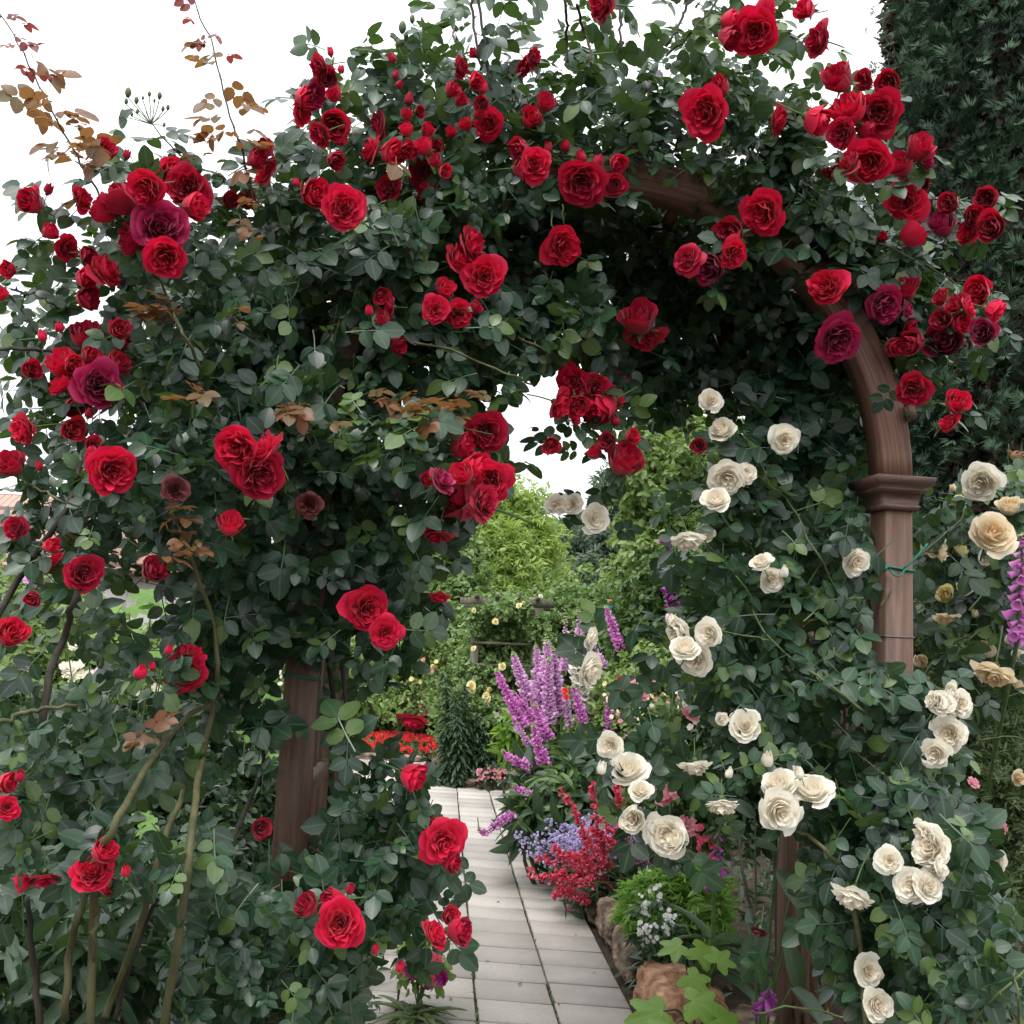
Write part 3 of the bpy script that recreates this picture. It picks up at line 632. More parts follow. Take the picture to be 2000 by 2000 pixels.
BEAM = np.array(spline([(1746, 1295), (1742, 1100), (1742, 940), (1732, 850), (1703, 735), (1655, 645), (1600, 572), (1520, 498)], 40))
def keep(px, py, Y, beam=True, pad=18):
    """sprigs do not grow across a bloom or across the bare stretch of the right post and beam"""
    d = np.hypot(px[:, None] - BP[None, :, 0], py[:, None] - BP[None, :, 1])
    hit = ((d < BP[None, :, 2] * .95 + pad) & (Y[:, None] < BP[None, :, 3] + .05)).any(1)
    k = ~(hit & (rng.random(len(px)) < .99))
    lp = (px > 528) & (px < 652) & (py > 1265) & (py < 1690) & (Y < 3.05); k &= ~(lp & (rng.random(len(px)) < .72))
    if beam:
        db = np.hypot(px[:, None] - BEAM[None, :, 0], py[:, None] - BEAM[None, :, 1]).min(1)
        nearc = (py > 640) & (py < 1300)
        k &= ~((db < np.where(nearc, 66, 56)) & (Y < 3.4) & (rng.random(len(px)) < np.where(nearc, .985, .90)))
    return k
def sprigs(mb, poly, n, thick, C=CTRL, off=0., size=.122, cl=.5, wt=1., wu=.45, wr=.65, tm=None, beam=True, tone=(0, 1), expo=1.4, ymin=None, pad=18):
    q = samplepoly(poly, n); px, py = q[:, 0], q[:, 1]
    Y = (front(px, py, C) if C is not None else np.full(n, 0.)) + off + thick * rng.random(n) ** expo
    if ymin: Y = np.maximum(Y, ymin)
    den = .5 + .5 * np.sin(px / 37 + 2.1 * np.sin(py / 53 + 1)) * np.sin(py / 33 + 1.9 * np.sin(px / 47)); k = keep(px, py, Y, beam, pad) & (rng.random(n) > cl * (1 - den) * 1.3); px, py, Y = px[k], py[k], Y[k]; n = len(px)
    P = at_many(px, py, Y)
    N = np.array([0, -1, .15]) * wt + np.array([0, 0, 1.]) * wu + rng.normal(size=(n, 3)) * wr
    D = rng.normal(size=(n, 3)) * .8 + np.array([0, -.15, -.45])
    S = size * rng.uniform(.55, 1.28, n) * np.clip(Y / 2.75, .78, 1.1); Dn = nrm(D)
    place(mb, tm or SPRIG, P - .35 * S[:, None] * Dn, N, Dn, S, tone=rng.uniform(tone[0], tone[1], n))

def along(pts, n=14, Yadd=0., C=CTRL, Y=None):
    """polyline of photo points -> points in the place"""
    s = spline([(x, y) for x, y in pts], n)
    yy = front(s[:, 0], s[:, 1], C) + Yadd if Y is None else np.full(n, Y) if np.isscalar(Y) else np.interp(np.linspace(0, 1, n), np.linspace(0, 1, len(Y)), Y)
    return at_many(s[:, 0], s[:, 1], yy), s
def cane(parent, pts, r0, r1, mat, n=16, Yadd=.05, C=CTRL, Y=None, thorns=True):
    p, s = along(pts, n, Yadd, C, Y); p = p + rng.normal(0, .002, p.shape)
    r0 *= .74; r1 *= .7; mb = MB(); mb.tube(p, [r0, (r0 + r1) / 2, r1], 7)
    if thorns:
        for k in range(1, n - 1, 2):
            d = randdir(1)[0]; t = nrm(p[k + 1] - p[k - 1]); d = nrm(d - t * np.dot(d, t)); b_ = p[k] + d * r1 * .6
            mb.add([b_ - t * .004, b_ + t * .004, b_ + d * .011 - t * .003, b_ + np.cross(t, d) * .002], [(0, 1, 2), (0, 2, 3), (1, 3, 2)], .5)
    mb.build('cane', M[mat], parent); return p, s
def shoot(mb, p, step=1, size=.1, both=True, taper=True, tm=None, lift=.3):
    """compound leaves spaced along a shoot"""
    n = len(p)
    for k in range(0, n, step):
        t = nrm(p[min(k + 1, n - 1)] - p[max(k - 1, 0)]); d = randdir(1)[0]; d = nrm(d - t * np.dot(d, t)); d = nrm(d + t * .5 + np.array([0, -.2, lift * .3]))
        N = nrm(np.array([0, -.45, 1.]) + rng.normal(size=3) * .45)
        sz = size * (rng.uniform(.8, 1.1)) * ((.45 + .55 * (1 - k / n)) if taper else 1)
        place(mb, tm or SPRIG, [p[k]], N[None], d[None], np.array([sz]))

fol = {k: MB() for k in PL}; yng = {k: MB() for k in PL}
# left billow
A1 = [(190, 660), (260, 560), (340, 500), (440, 450), (560, 430), (640, 440), (700, 480), (800, 470), (880, 490), (960, 570), (1010, 640), (1000, 700), (955, 760), (965, 850), (930, 930), (890, 980), (870, 1050), (830, 1070), (790, 1110), (800, 1150), (740, 1220), (700, 1200), (640, 1240), (560, 1220), (480, 1210), (430, 1140), (350, 1060), (320, 980), (270, 900), (260, 800), (200, 740)]
sprigs(fol['L'], A1, 560, .16, wr=.65, cl=.75); sprigs(fol['L'], A1, 1700, .85, off=.12, wr=.8); sprigs(fol['L'], A1, 800, .5, off=.5, wr=.8, cl=0, tone=(0, .6))  # last, inner layer only in darker leaf tones: interior shade put into colour
sprigs(fol['L'], [(0, 560), (60, 545), (140, 610), (210, 680), (250, 900), (300, 980), (330, 1090), (200, 1100), (100, 1060), (0, 1040)], 150, .6)
sprigs(fol['L'], [(150, 480), (300, 460), (430, 390), (560, 345), (640, 340), (650, 440), (430, 460), (300, 530), (200, 570)], 170, .5, wu=.8, wr=.7)
sprigs(fol['L'], [(130, 350), (300, 300), (460, 320), (560, 350), (420, 400), (200, 400)], 26, .3, wu=.8)
sprigs(fol['L'], [(0, 1050), (330, 1100), (440, 1150), (450, 1330), (250, 1330), (0, 1330)], 62, .6, cl=.2)
sprigs(fol['L'], [(330, 1050), (480, 1190), (520, 1300), (470, 1420), (380, 1330)], 150, .6)
sprigs(fol['L'], [(0, 1340), (430, 1340), (500, 1400), (480, 1560), (300, 1600), (0, 1720)], 250, .9, cl=.8)
sprigs(fol['L'], [(0, 1700), (300, 1620), (480, 1560), (460, 1700), (350, 1850), (300, 2020), (0, 2020)], 100, 1.2, off=.7, expo=1.)
sprigs(fol['L'], [(180, 1620), (420, 1620), (420, 1760), (250, 1740)], 45, .25, off=-.05)
sprigs(fol['L'], [(0, 1420), (210, 1420), (200, 1580), (0, 1640)], 75, .3)
sprigs(fol['L'], [(480, 1230), (660, 1230), (640, 1300), (500, 1310)], 70, .5)
sprigs(fol['L'], [(620, 1200), (790, 1120), (870, 1080), (840, 1200), (780, 1290), (700, 1420), (640, 1400)], 66, .6, size=.115)
sprigs(fol['L'], [(20, 960), (330, 960), (340, 1100), (60, 1090)], 62, .5, cl=.2)
# leaves hugging the left post
sprigs(fol['B'], [(480, 1340), (600, 1350), (690, 1460), (690, 1560), (600, 1500), (500, 1530)], 42, .2, off=-.1, size=.14)
B1 = [(480, 1700), (560, 1730), (640, 1640), (700, 1540), (770, 1570), (835, 1545), (845, 1600), (800, 1660), (850, 1735), (820, 1800), (765, 1800), (700, 1860), (705, 2020), (350, 2020), (330, 1860), (430, 1750)]
sprigs(fol['B'], B1, 270, .14, size=.108, wr=.65, cl=.8); sprigs(fol['B'], B1, 620, .6, off=.08, size=.112)
sprigs(fol['B'], [(660, 1480), (760, 1490), (840, 1510), (830, 1560), (700, 1560)], 26, .3, size=.11)
# crown
C2 = [(610, 320), (650, 190), (720, 140), (800, 130), (900, 110), (1100, 120), (1300, 130), (1450, 150), (1580, 190), (1570, 330), (1500, 430), (1400, 430), (1300, 340), (1150, 320), (1000, 340), (900, 400), (860, 480), (760, 460), (700, 400)]
sprigs(fol['T'], C2, 430, .25, wt=.55, wu=.8, wr=.8, cl=.85); sprigs(fol['T'], C2, 620, .9, off=.12, wt=.5, wu=.9)
C1 = [(780, 110), (870, 30), (900, -60), (1590, -60), (1560, 60), (1590, 180), (1450, 160), (1100, 130), (900, 130)]
sprigs(fol['T'], C1, 250, 1.0, wt=.3, wu=1., wr=.7)
sprigs(fol['T'], [(640, 110), (800, 60), (880, 10), (880, 120), (740, 170)], 28, .4, wt=.3, wu=1.)
G_ = [(955, 560), (1170, 560), (1200, 690), (1150, 710), (1050, 690), (1000, 740)]
sprigs(fol['T'], G_, 230, .5)
sprigs(fol['T'], [(860, 340), (1060, 320), (1050, 400), (900, 450)], 46, .12, off=-.02, wr=.7, cl=.2)
sprigs(fol['T'], [(720, 400), (860, 400), (900, 470), (820, 600), (720, 560)], 170, .18, off=.0, wr=.7, cl=.2)
sprigs(fol['T'], [(1020, 720), (1150, 690), (1260, 760), (1240, 880), (1170, 900), (1080, 800)], 26, .4, size=.115)
sprigs(fol['T'], [(950, 720), (1010, 720), (1000, 780), (975, 860)], 12, .2, size=.1)
sprigs(fol['T'], [(1000, 840), (1100, 830), (1140, 900), (1010, 900)], 5, .2, size=.1)
F_ = [(880, 420), (1000, 370), (1300, 400), (1450, 480), (1540, 640), (1500, 740), (1420, 680), (1330, 600), (1200, 560), (1100, 560), (960, 530)]
n_ = 1700; a_ = rng.uniform(.35, math.pi - .1, n_); r_s = HS + .12 + .22 * rng.random(n_); v_ = rng.uniform(.05, 1.25, n_)  # extra roof leaves hidden from the camera, added to block light under the arch
P_ = np.stack([ccn[0] + ex[0] * np.cos(a_) * r_s + DV[0] * v_, ccn[1] + ex[1] * np.cos(a_) * r_s + DV[1] * v_, ZC + np.sin(a_) * r_s], 1)
place(fol['T'], SPRIG, P_, np.stack([np.cos(a_), a_ * 0 - .2, np.sin(a_)], 1) + rng.normal(size=(n_, 3)) * .5, rng.normal(size=(n_, 3)), .125 * rng.uniform(.7, 1.2, n_))
sprigs(fol['T'], F_, 1300, .9, off=.45, wt=.3, wu=.6, wr=.9, tone=(0, .6), expo=1., ymin=3.35)  # underside leaves held to dark tones, so shade sits in their colour
# right shoulder and the inside of the right flank
D1 = [(1530, 200), (1620, 330), (1720, 430), (1800, 530), (1850, 610), (1790, 720), (1720, 720), (1640, 580), (1540, 490), (1450, 430), (1500, 330)]
sprigs(fol['R'], D1, 300, .2, wr=.6); sprigs(fol['R'], D1, 420, .7, off=.05)
sprigs(fol['R'], [(1700, 720), (1800, 730), (1830, 800), (1760, 860), (1740, 800)], 24, .3)
sprigs(fol['R'], [(1650, 480), (1830, 500), (1900, 640), (1780, 680), (1700, 620)], 70, .3)
E1 = [(1470, 480), (1580, 580), (1650, 720), (1680, 860), (1680, 1000), (1560, 980), (1490, 900), (1490, 750), (1430, 560)]
sprigs(fol['R'], E1, 820, .75, C=None, off=3.36, wt=.9, wu=.4, tone=(0, .7))  # inside of the flank: shade painted in through darker leaf tones
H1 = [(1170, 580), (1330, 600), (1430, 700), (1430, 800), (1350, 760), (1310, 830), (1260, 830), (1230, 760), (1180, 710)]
sprigs(fol['R'], H1, 560, .7, C=None, off=3.55, wt=.6, wu=.3, tone=(0, .6))  # rear hanging leaves toned darker as painted shade
# white rose on the right post
W1 = [(1400, 930), (1450, 850), (1560, 930), (1690, 970), (1700, 1250), (1790, 1300), (1830, 1420), (1890, 1600), (1960, 1740), (2010, 2010), (1720, 2010), (1640, 1830), (1590, 1700), (1570, 1600), (1500, 1480), (1420, 1400), (1385, 1250), (1395, 1100)]
sprigs(fol['W'], W1, 480, .16, C=CTRLW, wr=.65, cl=.75); sprigs(fol['W'], W1, 1250, .65, C=CTRLW, off=.1, wr=.8)
sprigs(fol['W'], [(1230, 1000), (1350, 900), (1330, 1250), (1340, 1420), (1440, 1500), (1400, 1600), (1260, 1500), (1220, 1400), (1250, 1200)], 44, .4, C=CTRLW, cl=.2)
sprigs(fol['W'], [(1420, 760), (1500, 740), (1560, 900), (1450, 860)], 60, .4, C=CTRLW, off=.2)
sprigs(fol['W'], [(1560, 1700), (1700, 1850), (1700, 2010), (1620, 2010)], 34, .5, C=CTRLW, off=.1)
sprigs(fol['W'], [(1640, 1000), (1690, 1000), (1700, 1280), (1640, 1280)], 45, .3, C=CTRLW)
sprigs(fol['W'], [(1700, 1285), (1790, 1285), (1790, 1400), (1700, 1400)], 40, .12, C=CTRLW, beam=False)
p_ = at(1752, 1050, 3.1); place(fol['W'], SPRIG, [p_], np.array([[0, -1, .2]]), np.array([[-.6, 0, -.5]]), np.array([.15]))
# cream bush by the right edge
sprigs(fol['C'], [(1800, 950), (2010, 920), (2010, 1290), (1800, 1290)], 230, .8, C=None, off=3.9, size=.15, wu=.8)
sprigs(fol['C'], [(1795, 1080), (2010, 1080), (2010, 1320), (1800, 1320)], 110, .5, C=None, off=4.2, size=.13, wu=.8)
# a sprig or two behind every bloom, so that it sits in leaves
q = np.array([(b[0], b[1], b[3], b[2]) for b in BLOOMPX[:-4]])
for i, (px, py, Y, rr) in enumerate(q):
    g = 'C' if i >= len(allred) + len(parse(WHITE)) else 'W' if i >= len(allred) else ('L' if px < 560 else 'T' if px < 1395 else 'R')
    if g != 'C' and i < len(allred) and py > 1480 and px > 300: g = 'B'
    k = 2
    P = np.array([at(px + rng.uniform(-1, 1) * rr, py + rng.uniform(-1, 1) * rr + .3 * rr, Y + rng.uniform(.10, .18)) for _ in range(k)])
    D = rng.normal(size=(k, 3)); place(fol[g], SPRIG, P, np.array([0, -.8, .6]) + rng.normal(size=(k, 3)) * .5, D, rng.uniform(.10, .14, k))

# canes
cz = lambda ox, oy, pts: [(ox + x * Z, oy + y * Z) for x, y in pts]
L = PL['L']
cane(L, cz(0, 1300, [(480, 2100), (520, 1100), (600, 900), (700, 700), (860, 450), (1000, 290), (1150, 200)]), .013, .008, 'cane', Yadd=-.03)
cane(L, cz(0, 1300, [(860, 2100), (960, 1500), (1040, 850), (1080, 550), (1140, 250), (1170, 0), (1150, -250), (1040, -550), (960, -750), (920, -850)]), .013, .006, 'cane', 24, Yadd=-.03)
cane(L, cz(0, 1300, [(350, 1900), (370, 1600), (410, 1400), (460, 1230), (480, 1100)]), .012, .009, 'cane', Yadd=.02)
cane(L, cz(0, 1300, [(500, 1850), (505, 1600), (515, 1400), (525, 1250)]), .009, .006, 'cane', Yadd=.02)
cane(L, cz(0, 1300, [(560, 1900), (640, 1700), (750, 1400), (830, 1150), (900, 900), (990, 680)]), .012, .009, 'cane', Yadd=.08)
cane(L, cz(0, 1300, [(620, 1900), (700, 1620), (800, 1350), (900, 1150)]), .008, .006, 'canedark', Yadd=.1)
cane(L, cz(0, 1300, [(220, 2050), (190, 1700), (165, 1450), (150, 1250)]), .012, .008, 'canedark', Yadd=.15)
cane(L, cz(0, 1300, [(1150, 1200), (1250, 950), (1400, 600), (1420, 450), (1440, 200)]), .009, .007, 'canedark', Yadd=.12)
cane(L, cz(0, 650, [(-40, 1560), (60, 1390), (180, 1200), (310, 1020), (400, 850), (430, 700)]), .012, .008, 'canedark', Yadd=.05)
cane(L, cz(0, 650, [(220, 2150), (270, 1850), (340, 1640), (380, 1500), (420, 1390), (450, 1200)]), .012, .009, 'canedark', Yadd=.05)
cane(L, cz(0, 1300, [(-60, 330), (120, 260), (250, 230), (420, 210)]), .007, .005, 'cane', Yadd=-.02)
cane(L, cz(0, 0, [(-60, 1880), (150, 1890), (330, 1895), (480, 1880)]), .007, .004, 'canedark', Yadd=-.02)
cane(L, cz(0, 0, [(1080, 1980), (1000, 1820), (940, 1700), (850, 1480)]), .006, .004, 'cane', Yadd=-.05)
cane(L, cz(0, 0, [(0, 1530), (130, 1700), (220, 1830)]), .004, .003, 'canedark', Yadd=-.02)
cane(L, cz(0, 0, [(60, 1560), (250, 1620), (380, 1700)]), .004, .003, 'canedark', Yadd=.0)
cane(L, cz(0, 650, [(130, 800), (300, 890), (450, 960)]), .004, .003, 'cane', Yadd=-.03)
cane(L, cz(0, 650, [(870, 1390), (950, 1440)]), .003, .002, 'canedark', 6, Yadd=-.05, thorns=False)
s1, _ = cane(L, cz(0, 0, [(-30, 40), (60, 160), (130, 310), (210, 450), (290, 620), (370, 770), (430, 870), (530, 1040), (560, 1200)]), .0022, .004, 'canedark', 22, Yadd=.0)
s2, _ = cane(L, cz(0, 0, [(1030, -60), (1080, 90), (1130, 200), (1170, 340), (1215, 540), (1260, 680), (1300, 800), (1340, 950), (1380, 1120)]), .0022, .0045, 'canedark', 22, Yadd=.02)
y2 = MB(); shoot(y2, s1[1:8], 1, .075, taper=False); shoot(yng['L'], s1[5:17], 1, .115, taper=False); shoot(yng['L'], s1[10:20], 2, .11, taper=False)
shoot(y2, s2[2:8], 1, .07, taper=False); y2.build('young_foliage', M['redyoung'], PL['L'])['label'] = 'red young leaves'; shoot(yng['L'], s2[6:14], 1, .115, taper=False); shoot(yng['L'], s2[11:20], 2, .11, taper=False)
s3, _ = cane(L, cz(0, 0, [(780, 600), (850, 710), (930, 800), (980, 850)]), .002, .003, 'canegreen', 8, Yadd=0, thorns=False); shoot(fol['L'], s3[2:], 2, .11)
# green bud truss
smb = MB()
for x, y, d in ((690, 505, 55), (735, 545, 40), (770, 530, 22), (805, 510, 30), (832, 545, 22), (860, 520, 40), (878, 590, 30), (905, 583, 32), (680, 550, 34), (660, 615, 44), (710, 618, 26), (740, 605, 28), (885, 675, 26)):
    px, py = x * Z, y * Z; p = at(px, py, 2.42); r = d * Z / 2 * 2.42 / FPX * .72
    me_p = spline([p + [0, 0, -r * 1.1], p, p + [0, 0, r * 1.3], p + [0, 0, r * 2.]], 6); bmb = MB(); bmb.tube(me_p, [r * .4, r, r * .8, r * .1], 7); bmb.build('green_bud', M['bud'], L)
    smb.tube(spline([p + [0, 0, -r], at((x * .6 + 820 * .4) * Z, (y * .5 + 670 * .5) * Z, 2.42), at(815 * Z, 670 * Z, 2.42)], 6), .0013, 4)
# bronze young leaves
for poly, n in ((cz(0, 0, [(60, 640), (470, 640), (460, 880), (330, 900), (180, 780)]), 9), (cz(0, 0, [(960, 720), (1300, 720), (1300, 850), (1000, 850)]), 7), (cz(0, 0, [(650, 1620), (920, 1600), (960, 1720), (700, 1720)]), 12), (cz(0, 0, [(1280, 1080), (1420, 1080), (1420, 1270), (1250, 1260)]), 5),
                (cz(0, 650, [(1480, 370), (1790, 450), (1780, 500), (1500, 450)]), 9), (cz(650, 650, [(160, 345), (490, 335), (900, 340), (900, 400), (560, 500), (170, 420)]), 24), (cz(0, 650, [(880, 1000), (1100, 1000), (1090, 1200), (880, 1200)]), 10), (cz(0, 1300, [(640, 380), (900, 300), (900, 450), (660, 460)]), 5), (cz(0, 650, [(950, 260), (1220, 260), (1220, 330), (960, 340)]), 4), (cz(0, 0, [(1200, 1700), (1300, 1680), (1290, 1760), (1200, 1770)]), 2)):
    sprigs(yng['L'], poly, n, .06, off=-.1, size=.085, wt=.35, wu=1., wr=.35, pad=-20, cl=.0)
sprigs(yng['T'], cz(650, 0, [(250, 850), (430, 850), (440, 1000), (260, 960)]), 3, .03, off=-.2, size=.12, pad=-90)
sprigs(yng['T'], cz(650, 0, [(200, 1060), (520, 1000), (530, 1090), (250, 1120)]), 5, .03, off=-.12, size=.10)
sprigs(fol['L'], cz(650, 650, [(10, 400), (560, 400), (700, 560), (300, 760), (60, 640)]), 46, .08, off=-.08, size=.12, wt=.6, wu=.9, wr=.4, tone=(.7, 1))
T = PL['T']
for pts in ([(780, -40), (800, 120), (825, 250), (830, 350), (845, 480)], [(1550, -40), (1550, 120), (1553, 280)], [(1320, 20), (1340, 140), (1385, 260), (1400, 400)], [(750, 0), (755, 120), (790, 290), (800, 380)], [(1920, 0), (1870, 130), (1800, 250)], [(1255, 0), (1258, 160), (1262, 330)]):
    cane(T, cz(650, 0, pts), .006, .005, 'canedark', 12, Yadd=.0)
cane(T, cz(650, 650, [(440, 50), (650, 95), (850, 185), (980, 230), (1080, 280)]), .005, .004, 'cane', 14, Yadd=-.05)
cane(T, cz(650, 650, [(1000, 30), (1100, 70), (1200, 105)]), .004, .003, 'cane', 8, Yadd=-.05)
cane(T, [(640, 1960), (645, 1600), (650, 1400), (640, 1250), (620, 1000), (640, 760), (760, 560), (900, 470)], .014, .008, 'canedark', 20, Y=[3.3, 3.2, 3.1, 3.0, 2.95, 2.95])
cane(T, [(668, 1640), (672, 1500), (678, 1380), (660, 1250), (640, 1150)], .009, .007, 'canedark', 12, Y=[2.9, 2.9, 2.85, 2.8])
cane(T, cz(650, 0, [(1185, 1130), (1180, 1180), (1190, 1240)]), .003, .003, 'canegreen', 6, Yadd=0, thorns=False)
cane(T, cz(650, 0, [(1240, 1100), (1238, 1160), (1245, 1230)]), .003, .003, 'canegreen', 6, Yadd=0, thorns=False)
for x, y, d in ((375, 155, 50), (395, 205, 32), (355, 235, 35), (428, 108, 35)):
    bmb = MB(); p = at(650 + x * Z, y * Z, 2.75); r = d * Z / 2 * 2.75 / FPX
    bmb.tube(spline([p + [0, 0, -r * 1.1], p, p + [0, 0, r * 1.3], p + [0, 0, r * 2.]], 6), [r * .4, r, r * .8, r * .1], 7)
    bmb.tube(spline([p + [0, 0, -r], p + [.02, 0, -.04], at(650 + 470 * Z, 230 * Z, 2.75)], 6), .0013, 4); bmb.build('green_bud', M['bud'], T)
Rr = PL['R']
cane(Rr, [(1745, 1500), (1745, 1200), (1745, 950), (1765, 760), (1720, 560), (1600, 400), (1480, 300)], .013, .007, 'canedark', 20, Y=[3.75, 3.7, 3.65, 3.6, 3.4, 3.2, 3.1])
cane(Rr, cz(1300, 0, [(280, 0), (180, 130), (90, 230), (0, 300)]), .005, .004, 'canedark', 10, Yadd=0)
cane(Rr, cz(1300, 0, [(1180, 1160), (1330, 1100), (1480, 1070), (1640, 1080)]), .004, .003, 'canegreen', 10, Yadd=.02)
cane(Rr, cz(1300, 0, [(1150, 1310), (1350, 1400), (1480, 1480), (1640, 1580)]), .005, .003, 'canegreen', 10, Yadd=.0)
Wp = PL['W']
cane(Wp, cz(1300, 650, [(370, 560), (440, 700), (560, 830), (650, 890), (730, 1020), (790, 1150), (850, 1250), (920, 1390), (1010, 1520)]), .003, .005, 'canegreen', 20, C=CTRLW, Yadd=.02)
cane(Wp, cz(1300, 650, [(150, 1060), (280, 1200), (400, 1330), (460, 1430), (480, 1530), (560, 1640), (680, 1760), (800, 1840), (960, 1960), (1100, 2060)]), .003, .006, 'canegreen', 20, C=CTRLW, Yadd=.0)
cane(Wp, cz(1300, 1300, [(700, 880), (800, 940), (890, 1030), (980, 1180), (1050, 1500), (1080, 2100)]), .006, .012, 'cane', 16, C=CTRLW, Yadd=.02)
cane(Wp, cz(1300, 650, [(300, 1610), (480, 1640), (560, 1660)]), .003, .003, 'canegreen', 8, C=CTRLW, Yadd=-.04)
cane(Wp, cz(1300, 1300, [(480, 1880), (640, 1840), (820, 1860), (960, 1900)]), .004, .003, 'canegreen', 10, C=CTRLW, Yadd=-.03)
cane(Wp, cz(1300, 1300, [(1960, 1620), (1800, 1760), (1700, 1870), (1650, 1960)]), .004, .005, 'canegreen', 10, C=CTRLW, Yadd=-.05)
cane(Wp, cz(1300, 1300, [(1880, 1640), (1900, 1780), (1905, 1960)]), .003, .004, 'canegreen', 8, C=CTRLW, Yadd=-.05)
cane(Wp, cz(1300, 1300, [(1000, 440), (1080, 510), (1180, 590)]), .003, .003, 'cane', 8, C=CTRLW, Yadd=-.03)
cane(Wp, cz(1300, 1300, [(390, 900), (410, 1050), (450, 1250), (510, 1420)]), .006, .006, 'canedark', 10, C=CTRLW, Yadd=.1)
cane(Wp, cz(1300, 650, [(1160, 1470), (1250, 1340), (1330, 1230), (1450, 1130), (1560, 1040), (1610, 980)]), .004, .003, 'cane', 12, Y=[3.14, 3.3, 3.6, 3.9])
Cp = PL['C']
cane(Cp, cz(1300, 650, [(1990, 1450), (1850, 1540), (1700, 1600), (1600, 1680), (1540, 1740), (1480, 1900)]), .006, .008, 'canegreen', 14, Y=4.05)
s4, _ = cane(Cp, cz(1300, 650, [(1850, 600), (1850, 700), (1865, 800), (1870, 890), (1860, 1000)]), .002, .003, 'canegreen', 12, Y=4.2); shoot(yng['C'], s4[:4], 1, .08, taper=False); shoot(fol['C'], s4[3:], 2, .11, taper=False)
cane(Cp, cz(1300, 1300, [(1930, 400), (1850, 380), (1760, 390), (1680, 400)]), .004, .003, 'canegreen', 10, Y=3.6)
for g in PL:
    if fol[g].n: fol[g].build('foliage', M['leafw' if g in 'WC' else 'leaf'], PL[g])
    if yng[g].n: yng[g].build('young_foliage', M['young'], PL[g])['label'] = 'bronze young leaves'
smb.build('bud_stem', M['stem'], L)
# ------------------------------------------------------------------ planting beyond the arch
def blobs_cloud(mb, blobs, n, size, tm, up=.6, out=.8, rnd=.6, shell=.55, lump=.22, gravity=.0, tone=(0, 1)):
    """leafy twigs spread through lumpy ellipsoids; blobs = (centre, radii)"""
    vol = np.array([b[1][0] * b[1][2] for b in blobs]) ** .9; vol /= vol.sum()
    for (c, r), w in zip(blobs, vol):
        k = max(3, int(n * w)); d = randdir(k); f = rng.normal(size=(3, 3)) * 3; ph = rng.random(3) * 6
        l = 1 + lump * np.sin(d @ f.T + ph).sum(1) / 1.5
        rr = (shell + (1 - shell) * rng.random(k)) ** 1. * l
        P = np.asarray(c) + d * np.asarray(r) * rr[:, None]; kp = P[:, 2] > .01; P = P[kp]; d = d[kp]; k = len(P)
        N = d * out + np.array([0, 0, up]) + rng.normal(size=(k, 3)) * rnd; D = d * .7 + rng.normal(size=(k, 3)) * .6 + np.array([0, 0, -gravity])
        place(mb, tm, P, N, D, size * rng.uniform(.7, 1.25, k), tone=rng.uniform(tone[0], tone[1], k))
def shrub(name, label, cat, blobs, n, size, tm, mat, stems=4, group=None, smat='bark', florets=None, **kw):
    zs = [b[0] for b in blobs]; c = np.mean(zs, 0); base = (c[0], c[1], 0)
    t = empty(name, base, label, cat, group)
    mb = MB(); blobs_cloud(mb, blobs, n, size, tm, **kw); mb.build('foliage' if 'tree' not in name else 'crown', M[mat], t)
    sb = MB()
    for k in range(stems):
        b = blobs[k % len(blobs)]; e = np.asarray(b[0]) + rng.normal(size=3) * np.asarray(b[1]) * .2
        s = np.array([c[0] + rng.normal(0, .08), c[1] + rng.normal(0, .08), -.05])
        r0 = .012 + .012 * e[2]; sb.tube(spline([s, s * .5 + e * .5 + rng.normal(0, .05, 3), e], 8), [r0, r0 * .35], 6)
    sb.build('stem' if 'tree' not in name else 'trunk', M[smat], t)
    if florets:
        for fm, pts, rad in florets:
            fb = MB()
            for p in pts: floret(fb, np.asarray(p), rad * rng.uniform(.8, 1.2))
            fb.build('blossoms', M[fm], t)
    return t
def floret(mb, p, r, d=None, n=None):
    """small cupped flower of five or six petals facing the path and the sky, with a second inner ring"""
    d = nrm(np.array([rng.normal(0, .5), -.8, rng.uniform(.1, .8)])) if d is None else d
    x = nrm(np.cross(d, [.1, .2, 1])); y = np.cross(d, x); n = n or rng.integers(5, 7); t0 = rng.random()
    for ring, (rr, cup) in enumerate(((1, .25), (.6, .5))):
        for k in range(n):
            a = 6.283 * (k + .5 * ring) / n; h = 3.3 / n; V = [p]
            for da, q, cc in ((-h, .6, .2), (-h * .6, 1, .6), (h * .6, 1, .6), (h, .6, .2)):
                V.append(p + r * rr * q * (math.cos(a + da) * x + math.sin(a + da) * y) + d * r * cup * cc * 1.6)
            mb.add(V, [(0, 1, 2), (0, 2, 3), (0, 3, 4)], min(1, max(0, t0 + rng.normal(0, .2))), ring * .9)
def pxs(pts, Y, ox=0, oy=0, s=1.): return [at(ox + x * s, oy + y * s, Y) for x, y in pts]
ZA = 500 / 1932
def blob(px, py, Y, rx, rz, ry=None): return (at(px, py, Y), (rx, ry or rx, rz))

